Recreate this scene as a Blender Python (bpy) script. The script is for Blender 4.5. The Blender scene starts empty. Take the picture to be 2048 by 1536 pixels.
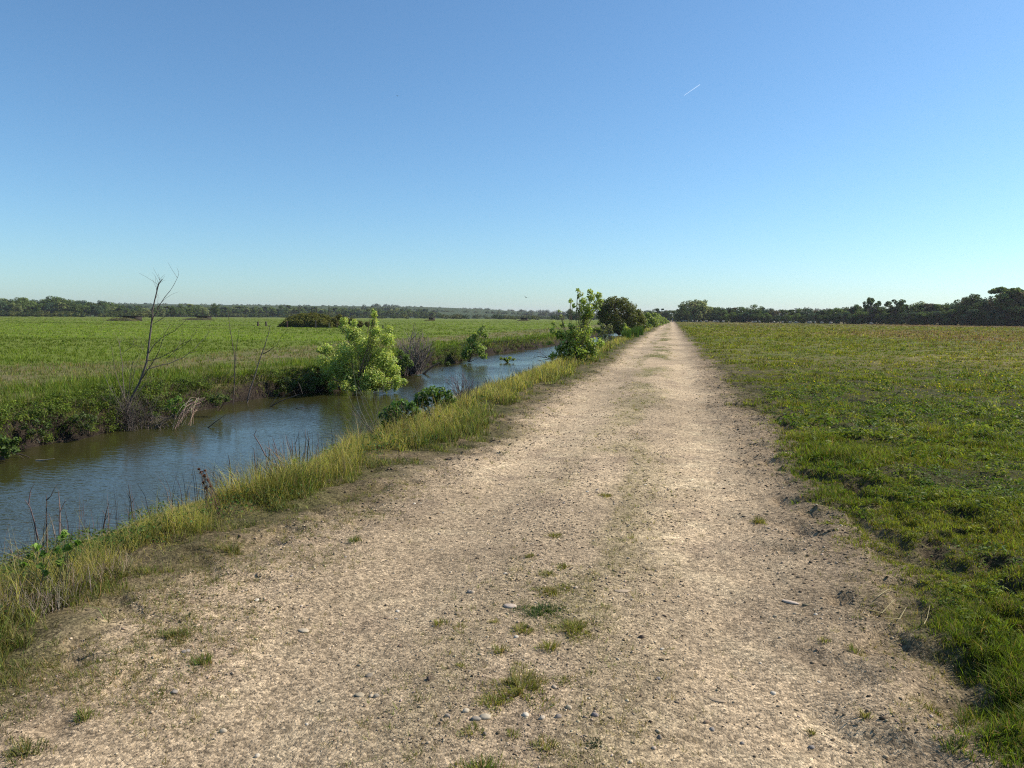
import bpy, math, random
import numpy as np
from mathutils import Vector, Matrix

rnd = random.Random(7)
rng = np.random.default_rng(11)
scn = bpy.context.scene
COL = scn.collection

# ------------------------------------------------------------------ camera
FPX, W0, H0 = 1480.0, 2048, 1536
CAMZ = 1.6
YAW, PITCH, ROLL = math.radians(12.1), math.radians(-5.17), math.radians(0.39)
cam_d = bpy.data.cameras.new("camera")
cam_d.sensor_fit = 'HORIZONTAL'; cam_d.sensor_width = 36.0
cam_d.lens = 36.0 * FPX / W0
cam_d.clip_start = 0.05; cam_d.clip_end = 40000
cam = bpy.data.objects.new("camera", cam_d); COL.objects.link(cam)
ROT = (Matrix.Rotation(YAW, 3, 'Z') @ Matrix.Rotation(math.pi/2 + PITCH, 3, 'X') @ Matrix.Rotation(ROLL, 3, 'Z'))
cam.matrix_world = Matrix.Translation((0, 0, CAMZ)) @ ROT.to_4x4()
scn.camera = cam

def ray(px, py):
    return ROT @ Vector(((px - W0/2)/FPX, (H0/2 - py)/FPX, -1.0))
def ground(px, py, z=0.0):            # where the sight line of a photo pixel meets height z
    d = ray(px, py); t = (z - CAMZ)/d.z
    return Vector((0, 0, CAMZ)) + d*t
def at(px, py, Y):                    # the same at a distance Y along the track
    d = ray(px, py); t = Y/d.y
    return Vector((0, 0, CAMZ)) + d*t

# ------------------------------------------------------------------ light
SUN_AZ, SUN_EL = math.radians(62), math.radians(40)     # clockwise from +Y
world = bpy.data.worlds.new("World"); scn.world = world; world.use_nodes = True
nt = world.node_tree; nt.nodes.clear()
wo = nt.nodes.new('ShaderNodeOutputWorld'); bg = nt.nodes.new('ShaderNodeBackground')
sky = nt.nodes.new('ShaderNodeTexSky'); sky.sky_type = 'NISHITA'; sky.sun_disc = False
sky.sun_elevation = SUN_EL; sky.sun_rotation = SUN_AZ
sky.air_density = 1.0; sky.dust_density = 0.45; sky.ozone_density = 6.0; sky.altitude = 0
bg.inputs[1].default_value = 0.10
tint = nt.nodes.new('ShaderNodeVectorMath'); tint.operation = 'MULTIPLY'; tint.inputs[1].default_value = (.94, 1.13, 1.14)
nt.links.new(sky.outputs[0], tint.inputs[0]); nt.links.new(tint.outputs[0], bg.inputs[0]); nt.links.new(bg.outputs[0], wo.inputs[0])
sd = bpy.data.lights.new("sun", 'SUN'); sd.energy = 5.0; sd.angle = math.radians(0.53); sd.color = (1.0, 0.94, 0.85)
sun = bpy.data.objects.new("sun", sd); COL.objects.link(sun)
S = Vector((math.sin(SUN_AZ)*math.cos(SUN_EL), math.cos(SUN_AZ)*math.cos(SUN_EL), math.sin(SUN_EL)))
sun.rotation_euler = S.to_track_quat('Z', 'Y').to_euler(); sun.location = S*50
scn.view_settings.view_transform = 'Standard'; scn.view_settings.look = 'None'
scn.view_settings.exposure = 0.42; scn.view_settings.gamma = 1.0
cy = scn.cycles
cy.use_adaptive_sampling = True; cy.adaptive_threshold = 0.005; cy.adaptive_min_samples = 32; cy.pixel_filter_type = 'BLACKMAN_HARRIS'; cy.filter_width = 1.15
cy.max_bounces = 5; cy.diffuse_bounces = 2; cy.glossy_bounces = 2; cy.transmission_bounces = 3
cy.transparent_max_bounces = 4; cy.volume_bounces = 0; cy.caustics_reflective = False; cy.caustics_refractive = False
cy.use_denoising = False; cy.denoiser = 'OPENIMAGEDENOISE'; cy.denoising_input_passes = 'RGB_ALBEDO_NORMAL'; cy.denoising_prefilter = 'ACCURATE'
cy.time_limit = 1000
scn.render.use_persistent_data = False

# ------------------------------------------------------------------ noise
def _hash(ix, iy, s):
    h = (ix.astype(np.int64)*374761393 + iy.astype(np.int64)*668265263 + s*1442695041) & 0xffffffff
    h = ((h ^ (h >> 13))*1274126177) & 0xffffffff
    return ((h ^ (h >> 16)) & 0xffffff)/float(0xffffff)
def vnoise(x, y, s=0):
    x = np.asarray(x, float); y = np.asarray(y, float)
    ix = np.floor(x); iy = np.floor(y); fx = x-ix; fy = y-iy
    fx = fx*fx*(3-2*fx); fy = fy*fy*(3-2*fy)
    a = _hash(ix, iy, s); b = _hash(ix+1, iy, s); c = _hash(ix, iy+1, s); d = _hash(ix+1, iy+1, s)
    return (a*(1-fx)+b*fx)*(1-fy) + (c*(1-fx)+d*fx)*fy
def fbm(x, y, s=0, o=4):
    r = 0; a = 0.5; t = 0
    for k in range(o):
        r = r + a*vnoise(x*2**k, y*2**k, s+k*17); t += a; a *= 0.5
    return r/t
def sst(a, b, x):
    t = np.clip((x-a)/(b-a), 0, 1); return t*t*(3-2*t)
def mix(a, b, t):
    t = np.asarray(t)[..., None]; return np.asarray(a)*(1-t) + np.asarray(b)*t

# ------------------------------------------------------------------ layout curves (all along the track, Y)
WZ = -0.72
def x_near_water(y): return -5.75 + 0.5*(vnoise(y*0.35, y*0, 3)-0.5) + 0.25*(vnoise(y*1.3, y*0, 4)-0.5) + 1.1*sst(45, 160, y)
def x_bank_top(y): return -3.55 + 0.35*(vnoise(y*0.5, y*0, 5)-0.5) + 0.6*sst(45, 160, y)
def x_far_water(y):
    w = np.interp(y, [-60, 4, 9.6, 12.9, 16, 18.3, 19.8, 21.2, 24.5, 28.3, 32, 37.4, 43, 49, 55, 103, 330], [-11, -10.8, -10.3, -10.75, -11.1, -11.3, -10.7, -9.7, -9.5, -10.0, -10.8, -10.4, -11.4, -10.4, -9.5, -8.8, -8.3])
    return w - .25 + .4*(vnoise(y*.45, y*0, 6)-.5) + .4*(vnoise(y*1.1, y*0, 7)-.5)
def x_right(y): return 1.45 + 0.35*(fbm(y*0.35, y*0, 8)-0.5)*2 + 0.25*(vnoise(y*1.6, y*0, 9)-0.5)
def x_left(y): return -2.5 - .5*(1-sst(4, 9, y)) + 0.45*(fbm(y*0.4, y*0, 10)-0.5)*2 + 0.3*(vnoise(y*1.5, y*0, 12)-0.5)

PITS = []
for px, py, r in ((1650, 928, .20), (1630, 955, .22), (1728, 975, .24), (1680, 925, .15), (1580, 850, .2), (1655, 872, .18), (1700, 880, .16),
                  (1868, 1100, .13), (1920, 1040, .16), (1830, 950, .16), (2000, 1135, .17), (2030, 1185, .16), (1965, 878, .22),
                  (1518, 805, .25), (1490, 818, .2), (1550, 818, .2), (1850, 905, .16), (1755, 805, .3), (1990, 1300, .12), (2035, 1255, .14)):
    p = ground(px, py); PITS.append((p.x, p.y, r))
for k in range(110):
    y = rnd.uniform(2.5, 30); PITS.append((rnd.uniform(1.7, 2+0.42*y), y, rnd.uniform(.04, .11)))
PITS = [(a, b, r*.75) for a, b, r in PITS]

def bump_edge(x, y):                # how trodden the ground is
    r = x - x_right(y); l = x_left(y) - x
    return np.exp(-(r/0.8)**2) + 0.8*np.exp(-(l/0.7)**2) + 0.35*sst(0, .5, r)*(1-sst(14, 40, y))

def height(x, y, pits=True):
    x = np.asarray(x, float); y = np.asarray(y, float)
    z = 0.05*(fbm(x*0.25, y*0.25, 21)-0.5)
    inp = sst(x_left(y)-.5, x_left(y)+.4, x)*(1-sst(x_right(y)-.4, x_right(y)+.3, x))
    z = z + inp*(-0.045*np.exp(-((x+1.55)/.45)**2) - 0.05*np.exp(-((x-.45)/.5)**2) - 0.02)
    near = 1-sst(25, 60, y)
    z = z + near*(0.014*(fbm(x*5, y*5, 22)-.5) + 0.008*(fbm(x*22, y*22, 23, 3)-.5))
    e = bump_edge(x, y)
    z = z + near*e*(0.10*(fbm(x*3.2, y*3.2, 24, 3)-.5) - 0.045*sst(.60, .78, vnoise(x*6, y*6, 25)))
    # near bank
    xt = x_bank_top(y); xn = x_near_water(y)
    t = np.clip((xt-x)/(xt-xn), 0, 3)
    zn = np.where(t < 1, WZ*(t*(.85+.15*t)) , WZ - 0.45*np.minimum(t-1, 1.2))
    zn = zn - 0.02
    # far bank
    xf = x_far_water(y); d = xf - x
    rough = 0.22*(fbm(x*2.3, y*2.3, 31, 3)-.5)
    zf = np.where(d < 0, WZ + np.maximum(d, -1.2)*0.55, WZ + 0.46*sst(0, .20+.3*(vnoise(y*1.1, y*0, 32)), d) + 0.24*sst(.15, 1.7, d) + 0.02*np.minimum(d, 1))
    zf = zf + rough*np.exp(-((d-.4)/.8)**2)*near
    use_far = x < (xf + xn)/2
    side = np.where(use_far, np.minimum(z+.0, zf + z), z + zn)
    side = np.where(use_far & (d > 2.2), z, side)
    z = np.where(x < xt, side, z)
    # meadow lumps
    m = sst(0.2, 1.0, x - x_right(y))
    z = z + m*(0.10*(fbm(x*1.3, y*1.3, 33)-.3) + 0.06*(vnoise(x*3.1, y*3.1, 34)-.5))*(1-sst(60, 120, y))
    if pits:
        for (a, b, r) in PITS:
            q = ((x-a)**2 + ((y-b)*1.0)**2)/(r*r)
            z = z - 0.09*np.exp(-q**1.5)*min(1, r/.17) + 0.03*np.exp(-(np.sqrt(q)-1.35)**2*6)*min(1, r/.17)
    # distant rise under the wooded hills on the left
    R = np.hypot(x, y)
    z = z + 15*sst(650, 1500, R)*sst(-0.05, -0.35, x/np.maximum(R, 1))*(y > 0) + 6*sst(900, 1600, R)
    return z

def gz(x, y): return float(height(np.array([x]), np.array([y]))[0])

def onland(px, py):                   # where the sight line of a photo pixel meets the land
    d = ray(px, py); t = np.linspace(1.5, 90, 6000)/d.y if d.y > 0 else np.linspace(1.5, 90, 6000)
    x, y, z = d.x*t, d.y*t, CAMZ+d.z*t
    k = int(np.argmax(z < np.maximum(height(x, y, False), WZ)))
    return Vector((x[k], y[k], z[k]))

# ------------------------------------------------------------------ mesh helpers
def tag(o, label=None, cat=None, group=None, kind=None):
    if label: o['label'] = label
    if cat: o['category'] = cat
    if group: o['group'] = group
    if kind: o['kind'] = kind
    return o
def empty(name, loc, label, cat, group=None):
    o = bpy.data.objects.new(name, None); COL.objects.link(o); o.location = loc; o.empty_display_size = .2
    return tag(o, label, cat, group)
def mk(name, V, F, mat, cols=None, parent=None, smooth=False, org=None):
    """V (n,3), F (m,k) index array or list of such arrays"""
    V = np.asarray(V, np.float32)
    if org is not None: V = V - np.asarray(org, np.float32)
    Fs = F if isinstance(F, list) else [F]
    Fs = [np.asarray(f, np.int32) for f in Fs if len(f)]
    me = bpy.data.meshes.new(name)
    me.vertices.add(len(V)); me.vertices.foreach_set('co', V.ravel())
    idx = np.concatenate([f.ravel() for f in Fs]); tot = np.concatenate([np.full(len(f), f.shape[1], np.int32) for f in Fs])
    me.loops.add(len(idx)); me.loops.foreach_set('vertex_index', idx)
    me.polygons.add(len(tot)); st = np.zeros(len(tot), np.int32); st[1:] = np.cumsum(tot)[:-1]
    me.polygons.foreach_set('loop_start', st); me.polygons.foreach_set('loop_total', tot)
    if smooth: me.polygons.foreach_set('use_smooth', np.ones(len(tot), bool))
    me.update(calc_edges=True)
    if cols is not None:
        c = np.ones((len(V), 4), np.float32); c[:, :3] = cols
        a = me.color_attributes.new('Col', 'FLOAT_COLOR', 'POINT'); a.data.foreach_set('color', c.ravel())
    me.materials.append(mat)
    o = bpy.data.objects.new(name, me); COL.objects.link(o)
    if parent is not None:
        o.parent = parent
    elif org is not None: o.location = org
    return o

class Acc:                       # gathers vertices, faces, colours of one object
    def __init__(s): s.V = []; s.F = {}; s.C = []; s.n = 0
    def add(s, V, F, C):
        V = np.asarray(V, float).reshape(-1, 3)
        C = np.broadcast_to(np.asarray(C, float), V.shape)
        s.V.append(V); s.C.append(C)
        for f in (F if isinstance(F, list) else [F]):
            f = np.asarray(f)
            if len(f): s.F.setdefault(f.shape[1], []).append(f + s.n)
        s.n += len(V)
    def build(s, name, mat, parent=None, org=None, smooth=False):
        if parent is not None and org is None: org = parent.location
        return mk(name, np.vstack(s.V), [np.vstack(f) for f in s.F.values()], mat, np.vstack(s.C), parent, smooth, org)

def tube(acc, pts, r0, r1, col, k=5, wob=0.0):
    pts = [Vector(p) for p in pts]; n = len(pts)
    V = []; 
    for i, p in enumerate(pts):
        d = (pts[min(i+1, n-1)] - pts[max(i-1, 0)])
        if d.length < 1e-9: d = Vector((0, 0, 1))
        d.normalize(); u = d.orthogonal().normalized(); v = d.cross(u)
        r = r0 + (r1-r0)*i/max(n-1, 1)
        for j in range(k):
            a = 2*math.pi*j/k
            V.append(p + (u*math.cos(a) + v*math.sin(a))*r*(1+wob*rnd.uniform(-1, 1)))
    F = []
    for i in range(n-1):
        for j in range(k):
            F.append((i*k+j, i*k+(j+1) % k, (i+1)*k+(j+1) % k, (i+1)*k+j))
    acc.add([tuple(v) for v in V], np.array(F), col)
    acc.add([tuple(pts[0]), *[tuple(v) for v in V[:k]]], np.array([(0, 1+(j+1) % k, 1+j) for j in range(k)]), col)
    acc.add([tuple(pts[-1]), *[tuple(v) for v in V[-k:]]], np.array([(0, 1+j, 1+(j+1) % k) for j in range(k)]), col)

def curve_pts(a, b, n=6, bend=0.1, up=0.0):
    a = Vector(a); b = Vector(b); L = (b-a).length
    off = Vector((rnd.uniform(-1, 1), rnd.uniform(-1, 1), rnd.uniform(-.3, 1)))*L*bend + Vector((0, 0, up*L))
    return [a.lerp(b, t) + off*math.sin(math.pi*t) for t in [i/(n-1) for i in range(n)]]

def blades(P, h, w, lean, col, az=None, tip=None, segs=2, hang=None):
    """grass blades as one vertex/face block. P (n,3) roots, lean = horizontal tip travel as a share of h"""
    n = len(P); a = rng.uniform(0, 2*math.pi, n) if az is None else az
    f = rng.uniform(0, 2*math.pi, n)
    D = np.stack([np.cos(a), np.sin(a), np.zeros(n)], 1); Wd = np.stack([np.cos(f), np.sin(f), np.zeros(n)], 1)*(w/2)[:, None]
    L = (h*lean)[:, None]
    up = np.array([0, 0, 1.0])
    top = P + D*L + up*(h*np.sqrt(np.clip(1-lean**2*.6, .08, 1)))[:, None]
    tipc = col if tip is None else tip
    if segs == 1:
        V = np.stack([P-Wd, P+Wd, top], 1).reshape(-1, 3)
        F = np.arange(n*3).reshape(-1, 3); C = np.stack([col, col, tipc], 1).reshape(-1, 3)
        return V, F, C
    m = P + D*L*.32 + up*(h*.55)[:, None]
    if hang is not None:
        q = hang[:, None]; top = P + D*L*.8 + (top-P-D*L)*np.where(q < 1, q*.9, 1) + D*L*.2*(q >= 1); m = P + D*L*.45 + up*h[:, None]*np.where(q < 1, .12+.3*q, .55)
    V = np.stack([P-Wd, P+Wd, m+Wd*.8, m-Wd*.8, top], 1).reshape(-1, 3)
    b = (np.arange(n)*5)[:, None]
    Q = b + np.array([[0, 1, 2, 3]]); T = b + np.array([[3, 2, 4]])
    mc = (col+tipc)/2
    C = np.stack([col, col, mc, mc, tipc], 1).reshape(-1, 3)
    return V, [Q, T], C

def tufted(x, y, k, r0=.018, rk=.0032, rmax=.22):
    """k blades round every root point, leaning outwards; gives x, y, azimuth, two random numbers per tuft"""
    n = len(x); a = rng.uniform(0, 6.283, (n, k)); q = np.sqrt(rng.uniform(0, 1, (n, k)))
    r = np.clip(rk*y, r0, rmax)*rng.lognormal(0, .4, n)
    X = (x[:, None]+np.cos(a)*q*r[:, None]).ravel(); Y = (y[:, None]+np.sin(a)*q*r[:, None]).ravel()
    return X, Y, (a+rng.normal(0, .5, (n, k))).ravel(), np.repeat(rng.uniform(0, 1, n), k), np.repeat(rng.normal(0, 1, n), k)

def leaves(P, N, size, col, fold=0.25, droop=0.0, asp=0.62):
    """leaf faces: pointed rhombs folded along the midrib. P centres, N rough normals, size (n,)"""
    n = len(P)
    N = N + rng.normal(0, .45, (n, 3)); N /= np.linalg.norm(N, axis=1)[:, None] + 1e-9
    T = rng.normal(0, 1, (n, 3)); T[:, 2] -= droop
    T -= N*(T*N).sum(1)[:, None]; T /= np.linalg.norm(T, axis=1)[:, None] + 1e-9
    B = np.cross(N, T); s = size[:, None]
    a = P - T*s*.5; b = P + B*s*asp*.5 + N*s*fold*.3; c = P + T*s*.55 - N*s*fold*.2; d = P - B*s*asp*.5 + N*s*fold*.3
    V = np.stack([a, b, c, d], 1).reshape(-1, 3); k = (np.arange(n)*4)[:, None]
    F = np.vstack([k + np.array([[0, 1, 2]]), k + np.array([[0, 2, 3]])])
    return V, F, np.repeat(col, 4, 0)

def vary(base, n, dv=.22, dh=.12):
    base = np.asarray(base, float)
    v = 1 + rng.normal(0, dv, (n, 1)).clip(-.6, .9)
    h = 1 + rng.normal(0, dh, (n, 3))
    return (base*v*h).clip(.002, .9)

# ------------------------------------------------------------------ materials
def newmat(name):
    m = bpy.data.materials.new(name); m.use_nodes = True; t = m.node_tree; t.nodes.clear()
    return m, t, t.nodes.new('ShaderNodeOutputMaterial')
def nd(t, ty, **kw):
    n = t.nodes.new(ty)
    for k, v in kw.items():
        if k in n.inputs: n.inputs[k].default_value = v
        else: setattr(n, k, v)
    return n
def leafmat(name, trans=.35, rough=.55, spec=.25, nscale=9.0):
    m, t, o = newmat(name)
    at_ = nd(t, 'ShaderNodeAttribute', attribute_name='Col')
    tc = nd(t, 'ShaderNodeNewGeometry'); no = nd(t, 'ShaderNodeTexNoise', Scale=nscale, Detail=2.0)
    mr = nd(t, 'ShaderNodeMapRange'); mr.inputs['To Min'].default_value = .65; mr.inputs['To Max'].default_value = 1.35
    mm = nd(t, 'ShaderNodeVectorMath', operation='SCALE')
    t.links.new(tc.outputs['Position'], no.inputs['Vector']); t.links.new(no.outputs['Fac'], mr.inputs['Value'])
    t.links.new(at_.outputs['Color'], mm.inputs[0]); t.links.new(mr.outputs[0], mm.inputs['Scale'])
    p = nd(t, 'ShaderNodeBsdfPrincipled', Roughness=rough); p.inputs['Specular IOR Level'].default_value = spec
    tr = nd(t, 'ShaderNodeBsdfTranslucent'); mx = nd(t, 'ShaderNodeMixShader'); mx.inputs[0].default_value = trans
    t.links.new(mm.outputs[0], p.inputs['Base Color'])
    t2 = nd(t, 'ShaderNodeVectorMath', operation='MULTIPLY'); t2.inputs[1].default_value = (1.25, 1.35, .6)
    t.links.new(mm.outputs[0], t2.inputs[0]); t.links.new(t2.outputs[0], tr.inputs['Color'])
    t.links.new(p.outputs[0], mx.inputs[1]); t.links.new(tr.outputs[0], mx.inputs[2]); t.links.new(mx.outputs[0], o.inputs[0])
    return m
M_GRASS = leafmat('grass_blade', .4, .6, .12, 3.0)
M_LEAF = leafmat('leaf', .4, .5, .25, 6.0)
M_CROWN = leafmat('tree_crown', .2, .7, .1, .5)

def solid(name, rough=.85, nscale=30.0, bump=.3, spec=.3):
    m, t, o = newmat(name)
    at_ = nd(t, 'ShaderNodeAttribute', attribute_name='Col')
    tc = nd(t, 'ShaderNodeTexCoord'); no = nd(t, 'ShaderNodeTexNoise', Scale=nscale, Detail=5.0)
    mr = nd(t, 'ShaderNodeMapRange'); mr.inputs['To Min'].default_value = .6; mr.inputs['To Max'].default_value = 1.4
    mm = nd(t, 'ShaderNodeVectorMath', operation='SCALE')
    t.links.new(tc.outputs['Object'], no.inputs['Vector']); t.links.new(no.outputs['Fac'], mr.inputs['Value'])
    t.links.new(at_.outputs['Color'], mm.inputs[0]); t.links.new(mr.outputs[0], mm.inputs['Scale'])
    p = nd(t, 'ShaderNodeBsdfPrincipled', Roughness=rough); p.inputs['Specular IOR Level'].default_value = spec
    b = nd(t, 'ShaderNodeBump', Strength=bump, Distance=.01); t.links.new(no.outputs['Fac'], b.inputs['Height'])
    t.links.new(mm.outputs[0], p.inputs['Base Color']); t.links.new(b.outputs[0], p.inputs['Normal']); t.links.new(p.outputs[0], o.inputs[0])
    return m
M_BARK = solid('bark', .9, 40, .5, .15)
M_STONE = solid('stone', .9, 50, .25, .08)
M_BOARD = solid('weathered_board', .9, 12, .3, .1)
M_WOOL = solid('wool', .95, 20, .3, .05)
M_CLOTH = solid('cloth', .9, 20, .1, .1)

def groundmat():
    m, t, o = newmat('earth_and_turf')
    A = nd(t, 'ShaderNodeAttribute', attribute_name='Col')
    G = nd(t, 'ShaderNodeNewGeometry')
    def noise(s, d=4.0, r=.6):
        n = nd(t, 'ShaderNodeTexNoise', Scale=s, Detail=d, Roughness=r); t.links.new(G.outputs['Position'], n.inputs['Vector']); return n
    n1 = noise(1.7, 5); n2 = noise(14, 5, .7); n3 = noise(90, 3, .7)
    def rng_(n, a, b, lo=.25, hi=.75):
        r = nd(t, 'ShaderNodeMapRange'); r.inputs['From Min'].default_value = lo; r.inputs['From Max'].default_value = hi
        r.inputs['To Min'].default_value = a; r.inputs['To Max'].default_value = b
        t.links.new(n, r.inputs['Value']); return r.outputs[0]
    def mul(a, b):
        x = nd(t, 'ShaderNodeMath', operation='MULTIPLY'); t.links.new(a, x.inputs[0]); t.links.new(b, x.inputs[1]); return x.outputs[0]
    f = mul(mul(rng_(n1.outputs['Fac'], .82, 1.2), rng_(n2.outputs['Fac'], .72, 1.25)), rng_(n3.outputs['Fac'], .55, 1.4))
    # grit: small pebbles and dark crumbs
    v = nd(t, 'ShaderNodeTexVoronoi', Scale=75.0); v.feature = 'F1'; t.links.new(G.outputs['Position'], v.inputs['Vector'])
    sc = nd(t, 'ShaderNodeSeparateColor'); t.links.new(v.outputs['Color'], sc.inputs[0])
    g = rng_(sc.outputs[0], .5, 1.42, 0, 1)
    v2 = nd(t, 'ShaderNodeTexVoronoi', Scale=34.0); t.links.new(G.outputs['Position'], v2.inputs['Vector'])
    sc2 = nd(t, 'ShaderNodeSeparateColor'); t.links.new(v2.outputs['Color'], sc2.inputs[0]); g = mul(g, rng_(sc2.outputs[1], .78, 1.18, 0, 1))
    f = mul(f, g)
    sm = nd(t, 'ShaderNodeVectorMath', operation='SCALE'); t.links.new(A.outputs['Color'], sm.inputs[0]); t.links.new(f, sm.inputs['Scale'])
    p = nd(t, 'ShaderNodeBsdfPrincipled', Roughness=.95); p.inputs['Specular IOR Level'].default_value = .1
    t.links.new(sm.outputs[0], p.inputs['Base Color'])
    b1 = nd(t, 'ShaderNodeBump', Strength=.7, Distance=.03); t.links.new(n2.outputs['Fac'], b1.inputs['Height'])
    b2 = nd(t, 'ShaderNodeBump', Strength=.75, Distance=.008); t.links.new(n3.outputs['Fac'], b2.inputs['Height']); t.links.new(b1.outputs[0], b2.inputs['Normal'])
    b3 = nd(t, 'ShaderNodeBump', Strength=.6, Distance=.005); t.links.new(v.outputs['Distance'], b3.inputs['Height']); b3.invert = True; t.links.new(b2.outputs[0], b3.inputs['Normal'])
    t.links.new(b3.outputs[0], p.inputs['Normal']); t.links.new(p.outputs[0], o.inputs[0])
    return m
M_GROUND = groundmat()

def watermat():
    m, t, o = newmat('canal_water')
    G = nd(t, 'ShaderNodeNewGeometry')
    mp = nd(t, 'ShaderNodeMapping'); mp.inputs['Rotation'].default_value = (0, 0, math.radians(25)); mp.inputs['Scale'].default_value = (1.0, 2.2, 1)
    t.links.new(G.outputs['Position'], mp.inputs['Vector'])
    n = nd(t, 'ShaderNodeTexNoise', Scale=5.5, Detail=3.0, Roughness=.55); t.links.new(mp.outputs[0], n.inputs['Vector'])
    n2 = nd(t, 'ShaderNodeTexNoise', Scale=.35, Detail=2.0); t.links.new(G.outputs['Position'], n2.inputs['Vector'])
    mr = nd(t, 'ShaderNodeMapRange'); mr.inputs['From Min'].default_value = .35; mr.inputs['From Max'].default_value = .65
    mr.inputs['To Min'].default_value = .2; mr.inputs['To Max'].default_value = .65; t.links.new(n2.outputs['Fac'], mr.inputs['Value'])
    b = nd(t, 'ShaderNodeBump', Distance=.028); t.links.new(n.outputs['Fac'], b.inputs['Height']); t.links.new(mr.outputs[0], b.inputs['Strength'])
    p = nd(t, 'ShaderNodeBsdfPrincipled', Roughness=.04, IOR=1.333)
    p.inputs['Base Color'].default_value = (.036, .035, .010, 1)
    t.links.new(b.outputs[0], p.inputs['Normal']); t.links.new(p.outputs[0], o.inputs[0])
    return m
M_WATER = watermat()

# ------------------------------------------------------------------ the ground sheet
def axis_pts():
    xs = list(np.arange(-13.2, 4.0, 0.045))
    a = 4.0; s = .05
    while a < 5000: xs.append(a); a += s; s *= 1.05
    a = -13.2-.045; s = .05; L = []
    while a > -6000: L.append(a); a -= s; s *= 1.05
    xs = L[::-1] + xs
    ys = list(np.arange(2.0, 13.0, .035)); a = 13.0; s = .036
    while a < 6000: ys.append(a); a += s; s *= 1.0125 if a < 600 else 1.06
    a = 1.97; s = .05; L = []
    while a > -600: L.append(a); a -= s; s *= 1.12
    return np.array(xs), np.array(L[::-1] + ys)
XS, YS = axis_pts()
GX, GY = np.meshgrid(XS, YS)
fx, fy = GX.ravel(), GY.ravel()
fzz = height(fx, fy, False)
sel = (fx > -1) & (fx < 20) & (fy > 1) & (fy < 34)
fzz[sel] = height(fx[sel], fy[sel], True)

def pathmask(x, y):
    e = .30*(fbm(x*2.1, y*2.1, 41, 4)-.5) + .25*(fbm(x*7, y*7, 42, 3)-.5)
    return sst(x_left(y)-.15, x_left(y)+.55, x+e)*(1-sst(x_right(y)-.45, x_right(y)+.15, x+e))
def centre_grass(x, y):                 # sparse turf down the middle of the track and off its shoulders
    c = np.exp(-((x+.55)/.45)**2)*(.55 + .95*sst(12, 35, y))
    return c*sst(.40, .62, fbm(x*1.5, y*.5, 43, 4))
def colour(x, y):
    n = fbm(x*.9, y*.9, 51, 4); n2 = fbm(x*5, y*5, 52, 3)
    sand = mix((.53, .395, .245), (.40, .295, .18), n)
    sand = mix(sand, (.60, .47, .29), .7*sst(.5, .8, n2)*(np.exp(-((x+1.55)/.5)**2) + np.exp(-((x-.45)/.6)**2)).clip(0, 1))
    sand = mix(sand, (.24, .17, .115), .5*sst(.60, .78, fbm(x*1.9+7, y*1.9, 53, 4)))
    dirt = mix((.14, .098, .055), (.235, .17, .10), n2)
    green = mix((.06, .06, .02), (.12, .095, .045), n2)
    sh = (sst(.55, 1.35, x + .5*(n2-.5)) + sst(-1.7, -2.7, x + .6*(n-.5)))*(.35+.5*sst(.35, .65, fbm(x*1.3, y*1.3, 44, 4)))  # trodden brown shoulders, darkened further as painted lens vignetting
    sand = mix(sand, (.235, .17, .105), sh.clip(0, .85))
    sand = mix(sand, (.27, .20, .125), .55*sst(.48, .68, fbm(x*.7+3, y*.35, 45, 4)))
    m = pathmask(x, y)
    base = mix(dirt, green, sst(.3, .95, fbm(x*1.5, y*1.5, 54, 3)+.35))
    c = mix(base, sand, m)
    edge = sst(0, 1.1, x_right(y)-x)*0 + np.exp(-((x-x_right(y)+.35)/.35)**2)*.55
    c = mix(c, dirt, edge*(.5+n2*.6))
    c = mix(c, (.17, .155, .06), np.clip(.75*centre_grass(x, y), 0, .8)*m)
    # far meadow on the right: yellow-green, tawny and plum seed heads
    md = sst(0.1, 1.2, x-x_right(y)); R = np.hypot(x, y)
    far = mix((.105, .115, .03), (.20, .16, .055), sst(.35, .7, fbm(x*.05, y*.05, 55, 4)))
    far = mix(far, (.17, .115, .065), sst(.45, .65, fbm(x*.03+5, y*.018, 56, 3))*sst(12, 35, x))
    c = mix(c, mix((.030, .034, .011), (.060, .052, .02), n2), md*.9)  # soil under the pasture darkened, shade between the blades painted in
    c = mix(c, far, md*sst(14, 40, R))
    # left of the water
    xf = x_far_water(y); d = xf - x
    mud = mix((.016, .012, .009), (.045, .033, .023), n2)  # bank mud, darkened further with painted shade of the overhanging grass
    lf = mix((.085, .11, .02), (.14, .13, .045), sst(.35, .65, n))
    lf = mix(lf, (.16, .135, .06), sst(2.2, 4.0, d)*(1-sst(7, 9.5, d+2*n))*sst(.3, .6, fbm(x*.6, y*.6, 57, 3)))
    crop = mix((.115, .145, .02), (.15, .18, .028), fbm(x*.06, y*.14, 58, 3))
    lf = mix(lf, crop, sst(7.6, 9.5, d+2.2*(n-.5)))
    lf = mix(lf, (.17, .16, .05), sst(150, 170, R)*(1-sst(400, 700, R))*.35*sst(.4, .6, fbm(x*.01, y*.03, 59, 2)))
    lf = mix(mud, lf, sst(.2, .5, d))
    lf = mix(lf, (.05, .07, .025), sst(560, 640, R))
    c = np.where(((x < (xf + x_near_water(y))/2))[:, None], lf, c)
    zz = np.abs(x-x_near_water(y)) < .5
    c = np.where((zz & (x > (xf+x_near_water(y))/2))[:, None], mix(c, mud, .7+0*x), c)
    return c
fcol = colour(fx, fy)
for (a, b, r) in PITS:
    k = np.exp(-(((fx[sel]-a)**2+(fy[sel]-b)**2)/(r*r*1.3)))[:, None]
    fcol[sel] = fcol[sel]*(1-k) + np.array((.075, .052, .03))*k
nx, ny = len(XS), len(YS)
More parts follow.
